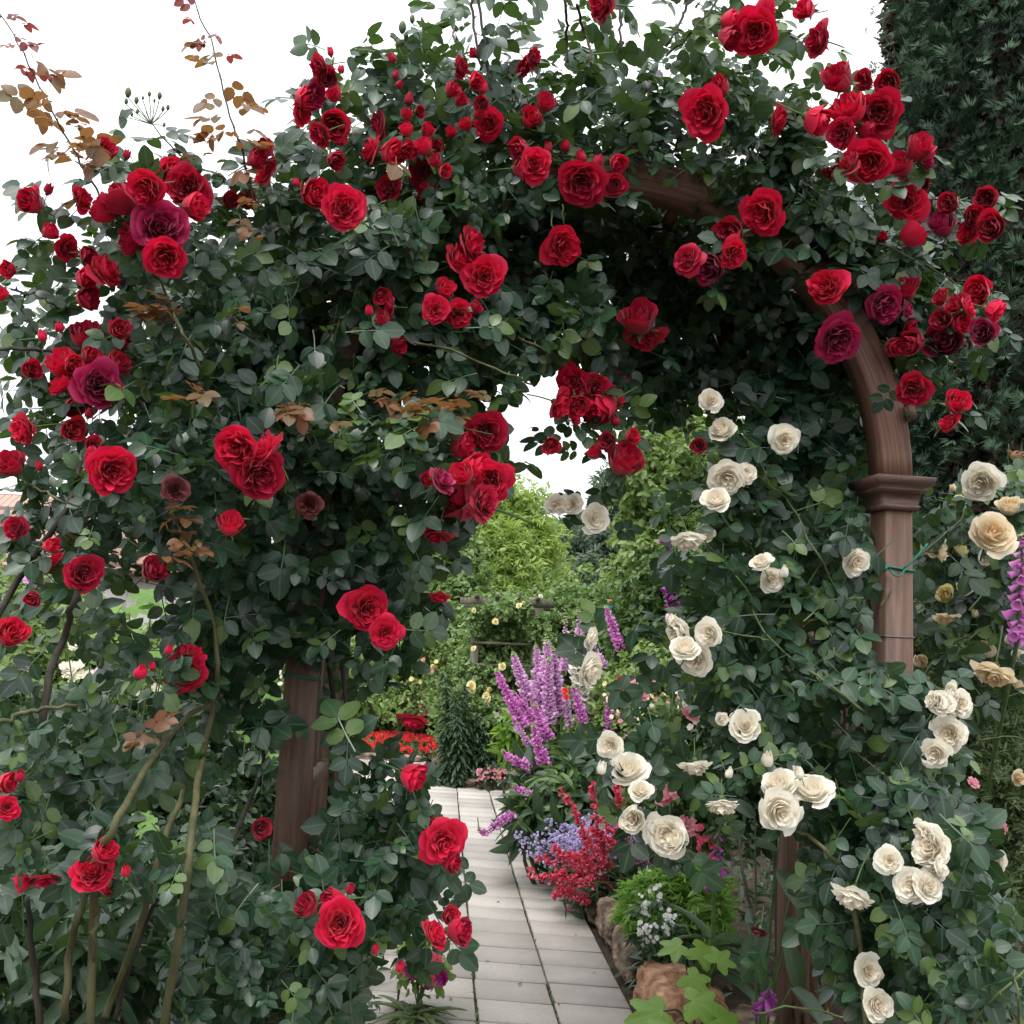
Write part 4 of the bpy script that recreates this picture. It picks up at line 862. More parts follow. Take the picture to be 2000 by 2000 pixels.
# --- far trees and shrubs seen through the opening
shrub('willow_tree', 'tall yellow green tree rising into the sky gap beyond the pergola', 'tree',
      [blob(960, 1060, 23, 1.0, 1.3), blob(1010, 1010, 23.5, .8, 1.0), blob(935, 1000, 23.3, .6, .7), blob(1040, 1090, 23.2, .8, 1.2), blob(960, 1160, 22.8, 1.2, .9), blob(1000, 1110, 22.4, .6, 1.0)], 5200, .30, CLUMPN, 'willow', gravity=.7, shell=.3)
shrub('conifer_tree', 'hazy grey green conifer with drooping boughs beyond the sky gap', 'tree',
      [blob(1150, 1060, 30, 1.2, .5), blob(1190, 1110, 30, 1.6, .5), blob(1130, 1130, 29.5, 1.6, .6), blob(1200, 1010, 30.4, 1.0, .7), blob(1170, 1160, 29.5, 2.0, .5), blob(1210, 960, 31, .8, .7), blob(1100, 1060, 30.5, .8, .8)], 4200, .42, CLUMPN, 'grey', gravity=.35, shell=.3)
shrub('bushy_tree', 'dark bushy tree behind the hanging roses, left of the yellow green tree', 'tree',
      [blob(880, 1100, 19, .7, .7), blob(830, 1150, 19, .8, .7), blob(900, 1170, 18.6, .7, .6), blob(850, 1060, 19.3, .5, .5)], 2600, .24, CLUMP, 'hedge', shell=.3)
shrub('garden_tree', 'light leaved tree standing behind the white roses, right of the conifer', 'tree',
      [blob(1290, 930, 11, .45, .6), blob(1330, 1010, 11, .5, .6), blob(1270, 1020, 11.2, .4, .5), blob(1390, 900, 11.5, .5, .7), blob(1340, 870, 11.5, .45, .5), blob(1250, 1110, 10.8, .4, .4), blob(1430, 1000, 11, .6, .7), blob(1270, 860, 11.8, .25, .4)], 3600, .17, CLUMP, 'pale', shell=.3)
shrub('garden_shrub', 'tall green shrub between the foxgloves and the white roses', 'shrub',
      [blob(1270, 1180, 9.5, .35, .4), blob(1330, 1150, 9.6, .4, .5), blob(1240, 1260, 9.4, .3, .3), blob(1350, 1270, 9.4, .5, .4), blob(1420, 1150, 9.8, .5, .6)], 2600, .13, CLUMP, 'mid', shell=.3)
hx = [(720, 1270), (800, 1230), (880, 1250), (960, 1240), (1040, 1230), (1120, 1210), (1190, 1190), (1100, 1290), (1000, 1300)]
shrub('garden_hedge', 'mixed green hedge closing the garden behind the pergola', 'hedge',
      [blob(x, y, 17 + rng.uniform(-.4, .4), .8, .75) for x, y in hx] + [blob(x, y + 120, 17, .9, 1.0) for x, y in hx], 7500, .2, CLUMP, 'hedge', stems=6, shell=.3)
shrub('garden_shrub', 'pale green shrub left of the pergola behind the red flower bed', 'shrub',
      [blob(700, 1330, 15.8, .6, .5), blob(770, 1300, 15.9, .6, .6), blob(840, 1290, 15.6, .5, .55), blob(820, 1370, 15.6, .7, .4), blob(720, 1390, 16.4, .8, .4)], 4200, .15, CLUMP, 'pale', shell=.3,
      florets=[('yellow', [at(rng.uniform(690, 860), rng.uniform(1230, 1420), 15.1) for _ in range(16)], .035), ('pink', [at(rng.uniform(700, 860), rng.uniform(1260, 1420), 15.1) for _ in range(12)], .035)])
shrub('garden_tree', 'light green tree far behind the left rose, over the pale shrub', 'tree',
      [blob(760, 1180, 20, .8, .7), blob(700, 1220, 20, .8, .7), blob(800, 1230, 19.5, .7, .6)], 2600, .24, CLUMP, 'pale', shell=.3)
# --- pergola with its yellow rose
PY = 13.0; dY = 1.1
pg = empty('pergola', (at(990, 1300, PY + .5)[0], PY + .5, 0), 'small weathered grey wooden pergola wrapped in yellow roses', 'pergola')
Pl, Pr = at(931, 1180, PY), at(1050, 1180, PY); ztop = Pl[2]
for x, y in ((Pl[0], PY), (Pr[0], PY), (Pl[0] - .05, PY + dY), (Pr[0] - .05, PY + dY)):
    mb = MB(); mb.box((x, y, ztop / 2 - .02), (.10, .10, ztop), tone=.5); mb.build('post', M['greywood'], pg, False)
for y in (PY, PY + dY):
    mb = MB(); mb.box(((Pl[0] + Pr[0]) / 2, y, ztop + .035), (Pr[0] - Pl[0] + .42, .06, .09), tone=.5); mb.build('beam', M['greywood'], pg, False)
for k in range(4):
    mb = MB(); mb.box((Pl[0] + (Pr[0] - Pl[0]) * k / 3, PY + dY / 2, ztop + .105), (.05, dY + .4, .05), tone=.5); mb.build('rafter', M['greywood'], pg, False)
for z in (ztop - .48, ztop - .75, ztop - 1.3, ztop - 1.7):
    mb = MB(); mb.box(((Pl[0] + Pr[0]) / 2, PY - .06, z), (Pr[0] - Pl[0] + .1, .02, .03), tone=.5); mb.build('rail', M['greywood'], pg, False)
yr = shrub('climbing_rose', 'pale yellow climbing rose scrambling up the grey pergola', 'climbing rose',
      [blob(960, 1240, 13.4, .35, .4), blob(1010, 1220, 13.5, .35, .35), blob(940, 1330, 13.2, .4, .4), blob(1000, 1320, 13.4, .4, .4), blob(910, 1400, 12.9, .45, .45), blob(960, 1430, 12.8, .4, .5), blob(985, 1190, 13.0, .35, .10), blob(930, 1210, 12.9, .08, .16), blob(1052, 1230, 12.9, .09, .2)], 4600, .13, CLUMP, 'hedge', stems=5, shell=.3)
for i, (x, y, r) in enumerate(((745, 200, 20), (785, 185, 18), (570, 322, 24), (625, 660, 27), (575, 690, 18), (390, 800, 34), (395, 850, 26), (528, 840, 24), (495, 880, 28), (505, 910, 24), (395, 1130, 28), (355, 1110, 20), (435, 1240, 28), (580, 1040, 34), (655, 1110, 18), (370, 965, 30), (530, 955, 26), (405, 240, 18), (402, 525, 18), (100, 665, 22), (915, 130, 16))):
    px, py = 820 + x * ZA, 1130 + y * ZA; p = at(px, py, 12.55); rr = r * ZA * 12.55 / FPX
    me = bmesh_for('lcl'[i % 3], i, 'white' if i in (13, 15, 16, 20) else 'yellow'); o = link('bloom', me, None, yr); o.location = tuple(p); o.scale = (rr,) * 3
    o.rotation_mode = 'QUATERNION'; o.rotation_quaternion = Vector((rng.normal(0, .4), -1, rng.uniform(-.1, .6))).to_track_quat('Z', 'Y')
# --- notice board on a stake
sb = empty('notice_board', at(1195, 1300, 12) * [1, 1, 0], 'small white notice board with orange and blue bands on a stake behind the foxgloves', 'sign')
p0 = at(1195, 1193, 12); w_, h_ = .150, .26
def paint(n, c): return plainmat(n, c, tuple(x * .92 for x in c), 20, .5)
mb = MB(); mb.box((p0[0], 12, p0[2]), (w_, .012, h_)); mb.build('board', paint('board_white', (.72, .74, .78)), sb, False)
mb = MB(); mb.box((p0[0], 11.992, p0[2] + h_ * .45), (w_ - .004, .006, h_ * .085)); mb.build('orange_band', paint('board_orange', (.75, .2, .06)), sb, False)
mb = MB(); mb.box((p0[0], 11.992, p0[2] + h_ * .40 - h_ * .02), (w_ - .004, .005, h_ * .05)); mb.build('cream_band', paint('board_cream', (.8, .74, .6)), sb, False)
mb = MB(); mb.box((p0[0], 11.992, p0[2] + h_ * .19), (w_ - .004, .006, h_ * .22)); mb.build('blue_band', paint('board_blue', (.08, .25, .62)), sb, False)
mb = MB(); mb.box((p0[0] + .01, 11.992, p0[2] - h_ * .10), (.035, .006, .035)); mb.build('emblem', paint('board_emblem', (.10, .2, .42)), sb, False)
mb = MB(); mb.box((p0[0], 12.02, p0[2] / 2), (.03, .02, p0[2])); mb.build('stake', M['greywood'], sb, False)

# --- red flower bed with its stone rim
bd = MB(); rb = MB()
for k in range(1500):
    a, r = rng.random() * 6.283, math.sqrt(rng.random()); x = -1.55 + 1.15 * r * math.cos(a); y = 15.2 + .8 * r * math.sin(a); z = .05 + .17 * (1 - r ** 2.5)
    (place(bd, CLUMP, [np.array([x, y, z])], np.array([[0, -.4, 1.]]) + rng.normal(size=(1, 3)) * .5, rng.normal(size=(1, 3)), np.array([.09])) if k % 5 < 3 else floret(rb, np.array([x, y, z + .035 + rng.random() * .03]), rng.uniform(.022, .038)))
bt = empty('flower_bed', (-1.55, 15.2, 0), 'low mounded bed of scarlet flowers across the paving, far left of the path', 'flower bed')
bd.build('foliage', M['mid'], bt); rb.build('blossoms', M['scar'], bt)
def rock(px, py, size, mat, label, group='rough stones edging the beds', Y=None, seed=0, sink=.25, yaw=0.):
    """rough stone block: subdivided, broken faces"""
    p = gnd(px, py) if Y is None else at(px, py, Y); bm_n = 14; r_ = np.random.default_rng(seed + 5)
    V = []; F = []
    us = np.linspace(0, 2 * math.pi, 72, endpoint=False); vs = np.linspace(-math.pi / 2, math.pi / 2, 40)
    fr = r_.normal(size=(6, 3)) * 2.2; ph = r_.random(6) * 6.28; fr2 = r_.normal(size=(10, 3)) * 5; ph2 = r_.random(10) * 6.28
    for v in vs:
        for u in us:
            d = np.array([math.cos(u) * math.cos(v), math.sin(u) * math.cos(v), math.sin(v)])
            q = d / (np.abs(d) ** 5).sum() ** (1 / 5)
            sd = Vector(d * 1.4 + seed * 7.3); w = 1 + .06 * np.sin(fr @ d + ph).sum() / 2 + .16 * mnoise.turbulence(sd * 1.6, 5, True) - .10 + .05 * mnoise.noise(sd * 9) + .03 * mnoise.noise(sd * 22)
            V.append(q * w * np.array(size) / 2)
    n = len(us)
    F = [(j * n + i, j * n + (i + 1) % n, (j + 1) * n + (i + 1) % n, (j + 1) * n + i) for j in range(len(vs) - 1) for i in range(n)]
    V = np.array(V) @ rotm((0, 0, 1), yaw).T
    mb = MB(); mb.add(V, F, .5); me = mb.mesh('stone', False); o = link('edging_stone', me, M[mat])
    o.location = (float(p[0]), float(p[1]), size[2] * (.5 - sink)); return tag(o, label, 'stone', group)
yw = .06
def pr(Y, dx): x = path_x(Y) + dx; return x
def rockxy(x, y, *a, **k):
    r = rock(1000, 1800, *a, **k); r.location.x = x; r.location.y = y; return r
rockxy(pr(4.75, .17), 4.72, (.26, .62, .22), 'rocko', 'rough orange stone at the right edge of the path, nearest of the edging', seed=1, sink=.1, yaw=.15)
rockxy(pr(5.42, .14), 5.45, (.24, .5, .22), 'rock', 'craggy brown stone under the leafy green clump, next to the orange stone', seed=2, sink=.12, yaw=.1)
rockxy(pr(5.95, .15), 6.0, (.26, .5, .20), 'rock', 'craggy brown stone half covered by the red penstemon', seed=3, sink=.12, yaw=.05)
rockxy(pr(6.6, .12), 6.55, (.2, .4, .14), 'rock', 'low brown stone hidden under the red penstemon flowers', seed=4)
rockxy(pr(4.3, .38), 4.42, (.34, .34, .2), 'rock', 'mottled stone under the lime lobed leaves at the path corner', seed=5, yaw=.5)
for k, (px, py, sz, lb) in enumerate(((905, 1535, (.34, .2, .10), 'flat brown stone at the end of the path, left of the pink shrub'), (965, 1540, (.36, .2, .12), 'flat brown stone at the end of the path under the pink shrub'), (852, 1525, (.16, .2, .14), 'rounded stone beside the lilies at the paving corner'), (856, 1500, (.16, .22, .16), 'pale brown stone between the paving and the lilies'), (848, 1482, (.2, .2, .14), 'stone at the far end of the lily bed'),
                                  (730, 1482, (.5, .2, .10), 'long stone rimming the scarlet flower bed, on its left'), (790, 1486, (.5, .2, .10), 'long stone rimming the scarlet flower bed, on its right'))):
    rock(px, py, sz, 'rock', lb, seed=20 + k, sink=.2, yaw=rng.uniform(-.2, .2))

# --- lilies: tall dark leafy stems
def lily(px, py0, py1, Y, label, lean=0):
    b = at(px, py0, Y); b[2] = 0; tpt = at(px + lean, py1, Y); t = empty('lily_plant', b, label, 'lily', 'dark leafy lilies by the far paving')
    sp_ = spline([b, (b + tpt) / 2 + [.02, 0, 0], tpt], 30); mb = MB(); mb.tube(sp_, [.012, .007], 5); mb.build('stem', M['stem'], t)
    lb = MB(); n = 230; i = rng.random(n) ** .9 * 28; P = np.array([sp_[int(k)] + (sp_[int(k) + 1] - sp_[int(k)]) * (k % 1) for k in i]); a = rng.random(n) * 6.28
    d = np.stack([np.cos(a), np.sin(a), np.full(n, .35)], 1); place(lb, NARROW, P, np.array([0, 0, 1.]) + d * .1 + rng.normal(size=(n, 3)) * .2, d, rng.uniform(.10, .17, n) * (1 - .35 * (i / 30) ** 2)); lb.build('foliage', M['dark'], t)
for k, (px, y0, y1, Y, le, lb) in enumerate(((868, 1520, 1300, 12.4, 0, 'dark leafy lily stem at the paving corner, leftmost of its clump'), (885, 1530, 1345, 12.1, 4, 'short dark lily stem in the middle of the clump'), (905, 1530, 1330, 12.2, 2, 'dark lily stem standing next to the yellow roses'), (925, 1525, 1390, 12.3, 5, 'low dark lily stem at the right of the clump'), (895, 1520, 1400, 11.9, -3, 'low dark lily stem in front of the clump'), (872, 1520, 1420, 12.0, -4, 'low dark lily stem leaning over the corner stones'), (940, 1520, 1420, 12.3, 4, 'short dark lily stem behind the pink shrub'))):
    lily(px, y0, y1, Y, lb, le)
shrub('low_shrub', 'low shrub with small pink flowers spilling over stones at the end of the path', 'shrub', [blob(960, 1520, 11.9, .22, .12), blob(985, 1505, 12, .2, .12)], 420, .07, CLUMP, 'dark', stems=3, shell=.3,
      florets=[('pink', [at(rng.uniform(930, 1010), 1525 - 25 * rng.random(), 11.72 + rng.random() * .1) for _ in range(90)], .016)])
shrub('leafy_clump', 'lime green leafy clump behind the foxgloves', 'plant', [blob(1000, 1440, 11, .14, .25), blob(1020, 1400, 11, .1, .2)], 160, .22, NARROW, 'lime', stems=2, smat='stem', shell=.1)

# --- foxgloves
def bell(mb, p, d, L, r, tone):
    """hanging tubular flower, flared lip"""
    x = nrm(np.cross(d, [.3, .1, 1])); y = np.cross(d, x); V = []; n = 6
    for t, q in ((0, .35), (.35, .62), (.8, .85), (1, 1.2)):
        for k in range(n):
            a = 6.283 * k / n; V.append(p + d * L * t + r * q * (math.cos(a) * x + math.sin(a) * y))
    mb.add(V, [(j * n + k, j * n + (k + 1) % n, (j + 1) * n + (k + 1) % n, (j + 1) * n + k) for j in range(3) for k in range(n)], tone)
def foxglove(pts, Y, mat, label, width, base=None, nb=70, t0=.0, t1=.86, bl=.045, leaves=True, group='foxgloves flowering beside the path', tip=True, hang=.55):
    """pts: photo points from the bottom of the flower spike to its tip"""
    sp_ = spline([at(x, y, Y) for x, y in pts], 40); b = sp_[0].copy(); b[2] = 0
    if base is not None: b = np.array([base[0], base[1], 0.])
    t = empty('foxglove', b, label, 'foxglove', group)
    mb = MB(); mb.tube(np.vstack([spline([b, (b * .6 + sp_[0] * .4), sp_[0]], 10)[:-1], sp_]), [.009, .006, .003], 6); mb.build('stem', M['stem'], t)
    fb = MB(); gb_ = MB(); rad = width / 2 * Y / FPX
    for k in range(nb):
        u = t0 + (t1 - t0) * (k + rng.random() * .6) / nb; i = u * 38; p = sp_[int(i)] + (sp_[int(i) + 1] - sp_[int(i)]) * (i % 1); tg = nrm(sp_[int(i) + 1] - sp_[int(i)])
        a = k * 2.4 + rng.normal(0, .3); x = nrm(np.cross(tg, [.2, 1, .1])); y = np.cross(tg, x); d = math.cos(a) * x + math.sin(a) * y
        d = nrm(d - np.array([0, 0, hang]) + np.array([0, -.15, 0])); f = (1 - .62 * (u / t1) ** 2.2)
        L_ = rad * rng.uniform(.62, 1.18) * f
        if rng.random() < .14: continue
        bell(fb, p + d * .004, d, L_, L_ * .34, rng.random())
    if tip:
        for k in range(26):
            u = t1 - .03 + (1 - t1) * k / 27; i = min(38, u * 38); p = sp_[int(i)]; a = k * 2.4; tg = nrm(sp_[min(39, int(i) + 1)] - sp_[int(i)] + 1e-5); x = nrm(np.cross(tg, [.2, 1, .1])); y = np.cross(tg, x)
            d = nrm(math.cos(a) * x + math.sin(a) * y - np.array([0, 0, .3])); q = rad * .34 * (1.1 - k / 27); gb_.tube([p, p + d * q, p + d * q * 1.8], [q * .25, q * .35, q * .05], 5)
        gb_.build('buds', M['bud_pale'], t)
    fb.build('flower_spike', M[mat], t)
    if leaves:
        lb = MB(); n = 16; a = rng.random(n) * 6.28; d = np.stack([np.cos(a), np.sin(a), rng.uniform(.2, 1.2, n)], 1); P = np.repeat(b[None] + [0, 0, .05], n, 0) + rng.random((n, 1)) * (np.array([[0, 0, .35]]))
        place(lb, NARROW, P, np.array([0, -.2, 1.]) + rng.normal(size=(n, 3)) * .25, d, rng.uniform(.18, .34, n)); lb.build('foliage', M['dark' if rng.random() < .5 else 'mid'], t)
M['bud_pale'] = plainmat('pale_green_bud', (.22, .32, .10), (.36, .44, .2), 40, .5)
fa = lambda pts: [(820 + x * ZA, 1130 + y * ZA) for x, y in pts]
FX = [([(770, 1110), (730, 1000), (660, 860), (590, 720), (575, 650)], 8.2, 'foxm', 'magenta foxglove spike leaning far left towards the yellow roses', 26, 80),
 ([(815, 900), (780, 780), (740, 680), (715, 590), (690, 520)], 8.4, 'fox', 'pale purple foxglove spike right behind the leaning magenta one', 26, 70),
 ([(850, 1080), (800, 980), (730, 900), (700, 820)], 8.3, 'foxm', 'magenta foxglove crossing behind the two leftmost spikes', 22, 50),
 ([(970, 1190), (920, 1110), (880, 1000), (862, 900)], 7.9, 'foxm', 'magenta foxglove in front of the tallest pale spikes', 24, 60),
 ([(945, 1390), (900, 1280), (870, 1160), (850, 1050)], 7.8, 'foxm', 'low magenta foxglove hanging just above the green clump', 24, 60),
 ([(835, 1260), (790, 1200), (745, 1120), (730, 1060)], 8.0, 'fox', 'thin lilac foxglove spike left of the low magenta one', 16, 40),
 ([(925, 1060), (915, 900), (945, 700), (965, 540), (945, 330)], 8.4, 'fox', 'tallest broad lilac foxglove with a long green tip', 34, 130),
 ([(1035, 1010), (1030, 850), (1015, 700), (1005, 560), (985, 480)], 8.5, 'fox', 'broad lilac foxglove right of the tallest one', 32, 120),
 ([(870, 960), (878, 800), (885, 650), (880, 540), (870, 450)], 8.6, 'fox', 'lilac foxglove left of the tallest one with a bare tip', 22, 80),
 ([(980, 1060), (975, 950), (970, 800), (975, 640), (985, 560)], 8.3, 'fox', 'lilac foxglove squeezed between the two broad ones', 30, 110),
 ([(1085, 680), (1095, 600), (1100, 500), (1100, 350), (1085, 100)], 9.0, 'fox', 'slender foxglove with the longest green tip', 20, 50),
 ([(1250, 600), (1215, 500), (1205, 400), (1200, 280), (1180, 150)], 9.0, 'fox', 'lilac foxglove with a pale yellow green tip below the notice board', 22, 60),
 ([(1370, 650), (1330, 580), (1300, 500), (1280, 420)], 9.0, 'fox', 'lilac foxglove behind the drooping cream rose', 24, 50),
 ([(1515, 510), (1480, 430), (1440, 320), (1410, 230), (1400, 190)], 9.2, 'foxm', 'magenta foxglove leaning in front of the notice board', 22, 60),
 ([(1235, 1060), (1200, 950), (1165, 850), (1145, 780)], 8.2, 'foxm', 'magenta foxglove right of the coral flowers', 22, 55),
 ([(1430, 1130), (1432, 1000), (1425, 900), (1410, 840)], 8.3, 'foxm', 'straight deep magenta foxglove standing alone on the right', 20, 60),
 ([(1345, 1060), (1335, 970), (1330, 900), (1325, 850)], 8.6, 'fox', 'faded pink foxglove beside the white one', 16, 36),
 ([(1135, 1110), (1120, 1000), (1110, 900), (1105, 840)], 8.4, 'fox', 'faded lilac foxglove under the coral flowers', 16, 40),
 ([(1285, 960), (1230, 820), (1195, 680), (1165, 560), (1140, 440)], 8.6, 'foxw', 'thick white foxglove among the purple ones', 40, 120),
 ([(1525, 1255), (1580, 1210), (1640, 1160), (1690, 1120)], 7.6, 'fox', 'lilac foxglove lying tilted to the right', 26, 50),
 ([(840, 1415), (760, 1385), (690, 1355), (635, 1310), (620, 1260)], 7.8, 'foxm', 'magenta foxglove lying almost level above the pink shrub', 20, 50),
 ([(910, 1670), (820, 1625), (740, 1580), (675, 1530)], 7.2, 'foxm', 'magenta foxglove bent low towards the end of the path', 20, 50),
 ([(715, 1770), (640, 1810), (560, 1870), (490, 1915), (450, 1890), (435, 1800)], 6.9, 'foxm', 'magenta foxglove flopped over the path with an upturned tip', 17, 60)]
bs = gnd(1090, 1620)
for pts, Y, mat, lb, w, nb in FX:
    q = fa(pts); x0 = at(q[0][0], q[0][1], Y)[0]
    foxglove(q, Y, mat, lb, w * 1.02, base=(max(x0 + rng.uniform(-.02, .06), path_x(Y) + .1), Y + .02), nb=int(nb * 1.45))
q = [(650 + x * Z, 650 + y * Z) for x, y in [(1850, 1520), (1830, 1400), (1810, 1250), (1790, 1110), (1785, 1040)]]
foxglove(q, 5.7, 'foxd', 'dark plum foxglove hanging close behind the white roses', 46, base=(.93, 5.75), nb=46, group=None, leaves=True, t1=.95, hang=.9)
q = [(1300 + x * Z, 650 + y * Z) for x, y in [(1900, 1640), (1905, 1500), (1915, 1300), (1925, 1150), (1930, 1050)]]
foxglove(q, 3.8, 'foxm', 'bright purple foxglove at the right edge of the photo below the peach roses', 56, base=(2.05, 4.9), nb=46, group=None, t1=.95, hang=.6, leaves=False)
q = [(1300 + x * Z, 1300 + y * Z) for x, y in [(260, 1180), (275, 1050), (285, 950), (290, 860)]]
foxglove(q, 4.6, 'foxd', 'nearly spent plum foxglove above the broad dark leaves', 40, nb=14, group=None, t1=.9, hang=1.2, tip=False)
q = [(1300 + x * Z, 1300 + y * Z) for x, y in [(530, 1840), (540, 1800), (555, 1760), (575, 1690)]]
foxglove(q, 3.9, 'foxd', 'low plum foxglove near the bottom beside the wooden slats', 50, nb=16, group=None, t1=.9, hang=1., tip=False, leaves=False)
mid_clump = shrub('leafy_clump', 'dense green foxglove leaves under the purple spikes', 'plant', [blob(1080, 1540, 8, .32, .22), blob(1130, 1500, 8.1, .3, .26), blob(1040, 1600, 7.2, .16, .14), blob(1100, 1600, 7.3, .28, .18), blob(1170, 1560, 7.6, .3, .25)], 950, .24, NARROW, 'dark', stems=4, smat='stem', shell=.2)
shrub('leafy_clump', 'bright green leafy clump spilling onto the path behind the catmint', 'plant', [blob(1040, 1570, 7.4, .16, .12), blob(1085, 1560, 7.4, .2, .2), blob(1030, 1590, 7.1, .10, .07), blob(1110, 1530, 7.6, .12, .2)], 420, .17, NARROW, 'mid', stems=3, smat='stem', shell=.2)
# --- back of the right border: mixed flowers
def dots(n, x0, x1, y0, y1, Y): return [at(rng.uniform(x0, x1), rng.uniform(y0, y1), Y + rng.uniform(-.1, .1)) for _ in range(n)]
shrub('flowering_shrub', 'green bush speckled with white and coral flowers right of the foxgloves', 'shrub', [blob(1240, 1350, 8.6, .35, .3), blob(1300, 1330, 8.5, .35, .35), blob(1360, 1340, 8.4, .35, .35), blob(1200, 1420, 8.6, .4, .3), blob(1290, 1440, 8.3, .4, .35)], 2600, .11, CLUMP, 'pale', stems=4, shell=.3,
      florets=[('white', dots(44, 1180, 1330, 1330, 1460, 8.0), .017), ('pink', dots(12, 1200, 1350, 1290, 1420, 8.0), .018), ('scar', [at(1209, 1328, 8.2), at(1213, 1350, 8.2), at(1104, 1350, 8.2), at(1106, 1362, 8.1), at(1272, 1340, 8)], .034), ('yellow', dots(8, 1180, 1300, 1330, 1400, 8.0), .02)])
shrub('flowering_shrub', 'bush with pink and white blooms half hidden by the white roses', 'shrub', [blob(1330, 1480, 6.2, .3, .3), blob(1390, 1420, 6.2, .3, .35), blob(1290, 1560, 6., .2, .2), blob(1380, 1560, 6., .3, .3)], 1700, .10, CLUMP, 'mid', stems=4, shell=.3,
      florets=[('pink', [at(1296, 1545, 5.6), at(1303, 1555, 5.6), at(1290, 1557, 5.6), at(1335, 1608, 5.6), at(1345, 1615, 5.6), at(1345, 1395, 5.7), at(1236, 1345, 5.7), at(1250, 1360, 5.7), at(1312, 1540, 5.55)], .055), ('pen', dots(18, 1330, 1400, 1600, 1680, 5.6), .02), ('white', dots(24, 1330, 1420, 1300, 1480, 5.7), .025)])
shrub('garden_shrub', 'fine leaved olive shrub at the right edge behind the white roses', 'shrub', [blob(1900, 1380, 4.6, .3, .3), blob(1970, 1420, 4.6, .3, .35), blob(1900, 1520, 4.4, .25, .3), blob(1980, 1560, 4.4, .3, .3), blob(1960, 1680, 4.3, .3, .3), blob(1850, 1250, 4.9, .3, .3), blob(1950, 1250, 5, .4, .3)], 3600, .075, CLUMPN, 'olive', stems=6, shell=.2,
      florets=[('pink', [at(1873, 1510, 4.0), at(1890, 1630, 4.), at(1958, 1620, 4.), at(1900, 1530, 4.), at(1900, 1640, 4.)], .025)])
shrub('garden_shrub', 'dark shrub filling the border behind the white climbing rose', 'shrub', [blob(1500, 1300, 5.2, .35, .5), blob(1600, 1200, 5.3, .35, .6), blob(1480, 1150, 5.4, .35, .5), blob(1650, 1450, 5., .4, .5), blob(1550, 1000, 5.6, .4, .4), blob(1640, 1030, 5.6, .4, .4), blob(1520, 1500, 5, .35, .4)], 3000, .13, CLUMP, 'dark', stems=5, shell=.3)

# --- penstemon, catmint, ferny clump, snapdragons
ps = empty('penstemon', (path_x(6.4) + .25, 6.45, 0), 'crimson penstemon arching over the edge of the path', 'penstemon')
zb = lambda x, y: (980 + x * ZA, 1500 + y * ZA)
PS = [[(740, 760), (690, 620), (600, 440), (520, 280), (455, 170)], [(760, 560), (720, 420), (700, 260), (690, 110)], [(1080, 715), (950, 640), (850, 520), (800, 430), (760, 340)], [(950, 340), (910, 240), (870, 140), (860, 90)], [(960, 320), (930, 230), (930, 140), (940, 90)], [(1150, 390), (1100, 320), (1030, 260), (980, 240)], [(760, 850), (620, 780), (450, 710), (270, 690)], [(560, 900), (430, 860), (320, 820), (200, 780)], [(640, 1000), (560, 960), (470, 930), (410, 960)], [(910, 1075), (840, 1040), (770, 1000), (720, 990)], [(640, 760), (560, 690), (450, 640), (400, 610)], [(800, 740), (740, 650), (650, 560), (600, 470)], [(780, 700), (760, 600), (720, 520), (690, 450)], [(1000, 640), (940, 570), (890, 500), (870, 450)], [(760, 900), (700, 850), (620, 810), (560, 790)], [(860, 930), (800, 890), (740, 860), (680, 850)], [(650, 870), (560, 840), (470, 800), (400, 780)], [(620, 940), (540, 900), (470, 870), (430, 840)], [(980, 430), (920, 330), (890, 250), (880, 170)], [(1000, 700), (900, 640), (840, 590), (800, 540)], [(690, 880), (660, 780), (640, 690), (600, 600)], [(1490, 610), (1450, 550), (1420, 500), (1400, 450)], [(790, 820), (690, 740), (600, 690), (500, 660)]]
for k, pts in enumerate(PS):
    Y = 6.35 + rng.uniform(-.15, .2) + (.35 if pts[0][1] < 400 else 0)
    sp_ = spline([at(*zb(*p), Y) for p in pts], 30); b = np.array([path_x(6.4) + .3 + rng.normal(0, .08), Y + .1, .02]); s = MB(); s.tube(np.vstack([spline([b, sp_[0] * .5 + b * .5 + [0, 0, .1], sp_[0]], 8)[:-1], sp_]), [.004, .002], 5); f = MB(); n = 46
    for j in range(n):
        i = min(28.9, (j + rng.random()) / n * 29); p = sp_[int(i)]; d = nrm(rng.normal(size=3) + np.array([0, -.4, -.1])); bell(f, p + d * .004, d, rng.uniform(.022, .036), rng.uniform(.009, .013), rng.random())
    s.build('stem', M['stem'], ps); f.build('flower_spike', M['pen'], ps)
mb = MB(); blobs_cloud(mb, [(at(*zb(880, 880), 6.5), (.22, .22, .22)), (at(*zb(700, 940), 6.4), (.2, .2, .14)), (at(*zb(760, 760), 6.7), (.25, .2, .2)), (at(*zb(1050, 700), 6.8), (.25, .2, .25)), (at(*zb(640, 820), 6.6), (.2, .2, .12))], 900, .10, NARROW, shell=.2); mb.build('foliage', M['dark'], ps)
cm = empty('catmint', (path_x(7) + .15, 7., 0), 'hazy lavender blue catmint clump on the path edge behind the penstemon', 'catmint'); s = MB(); f = MB(); lv = MB()
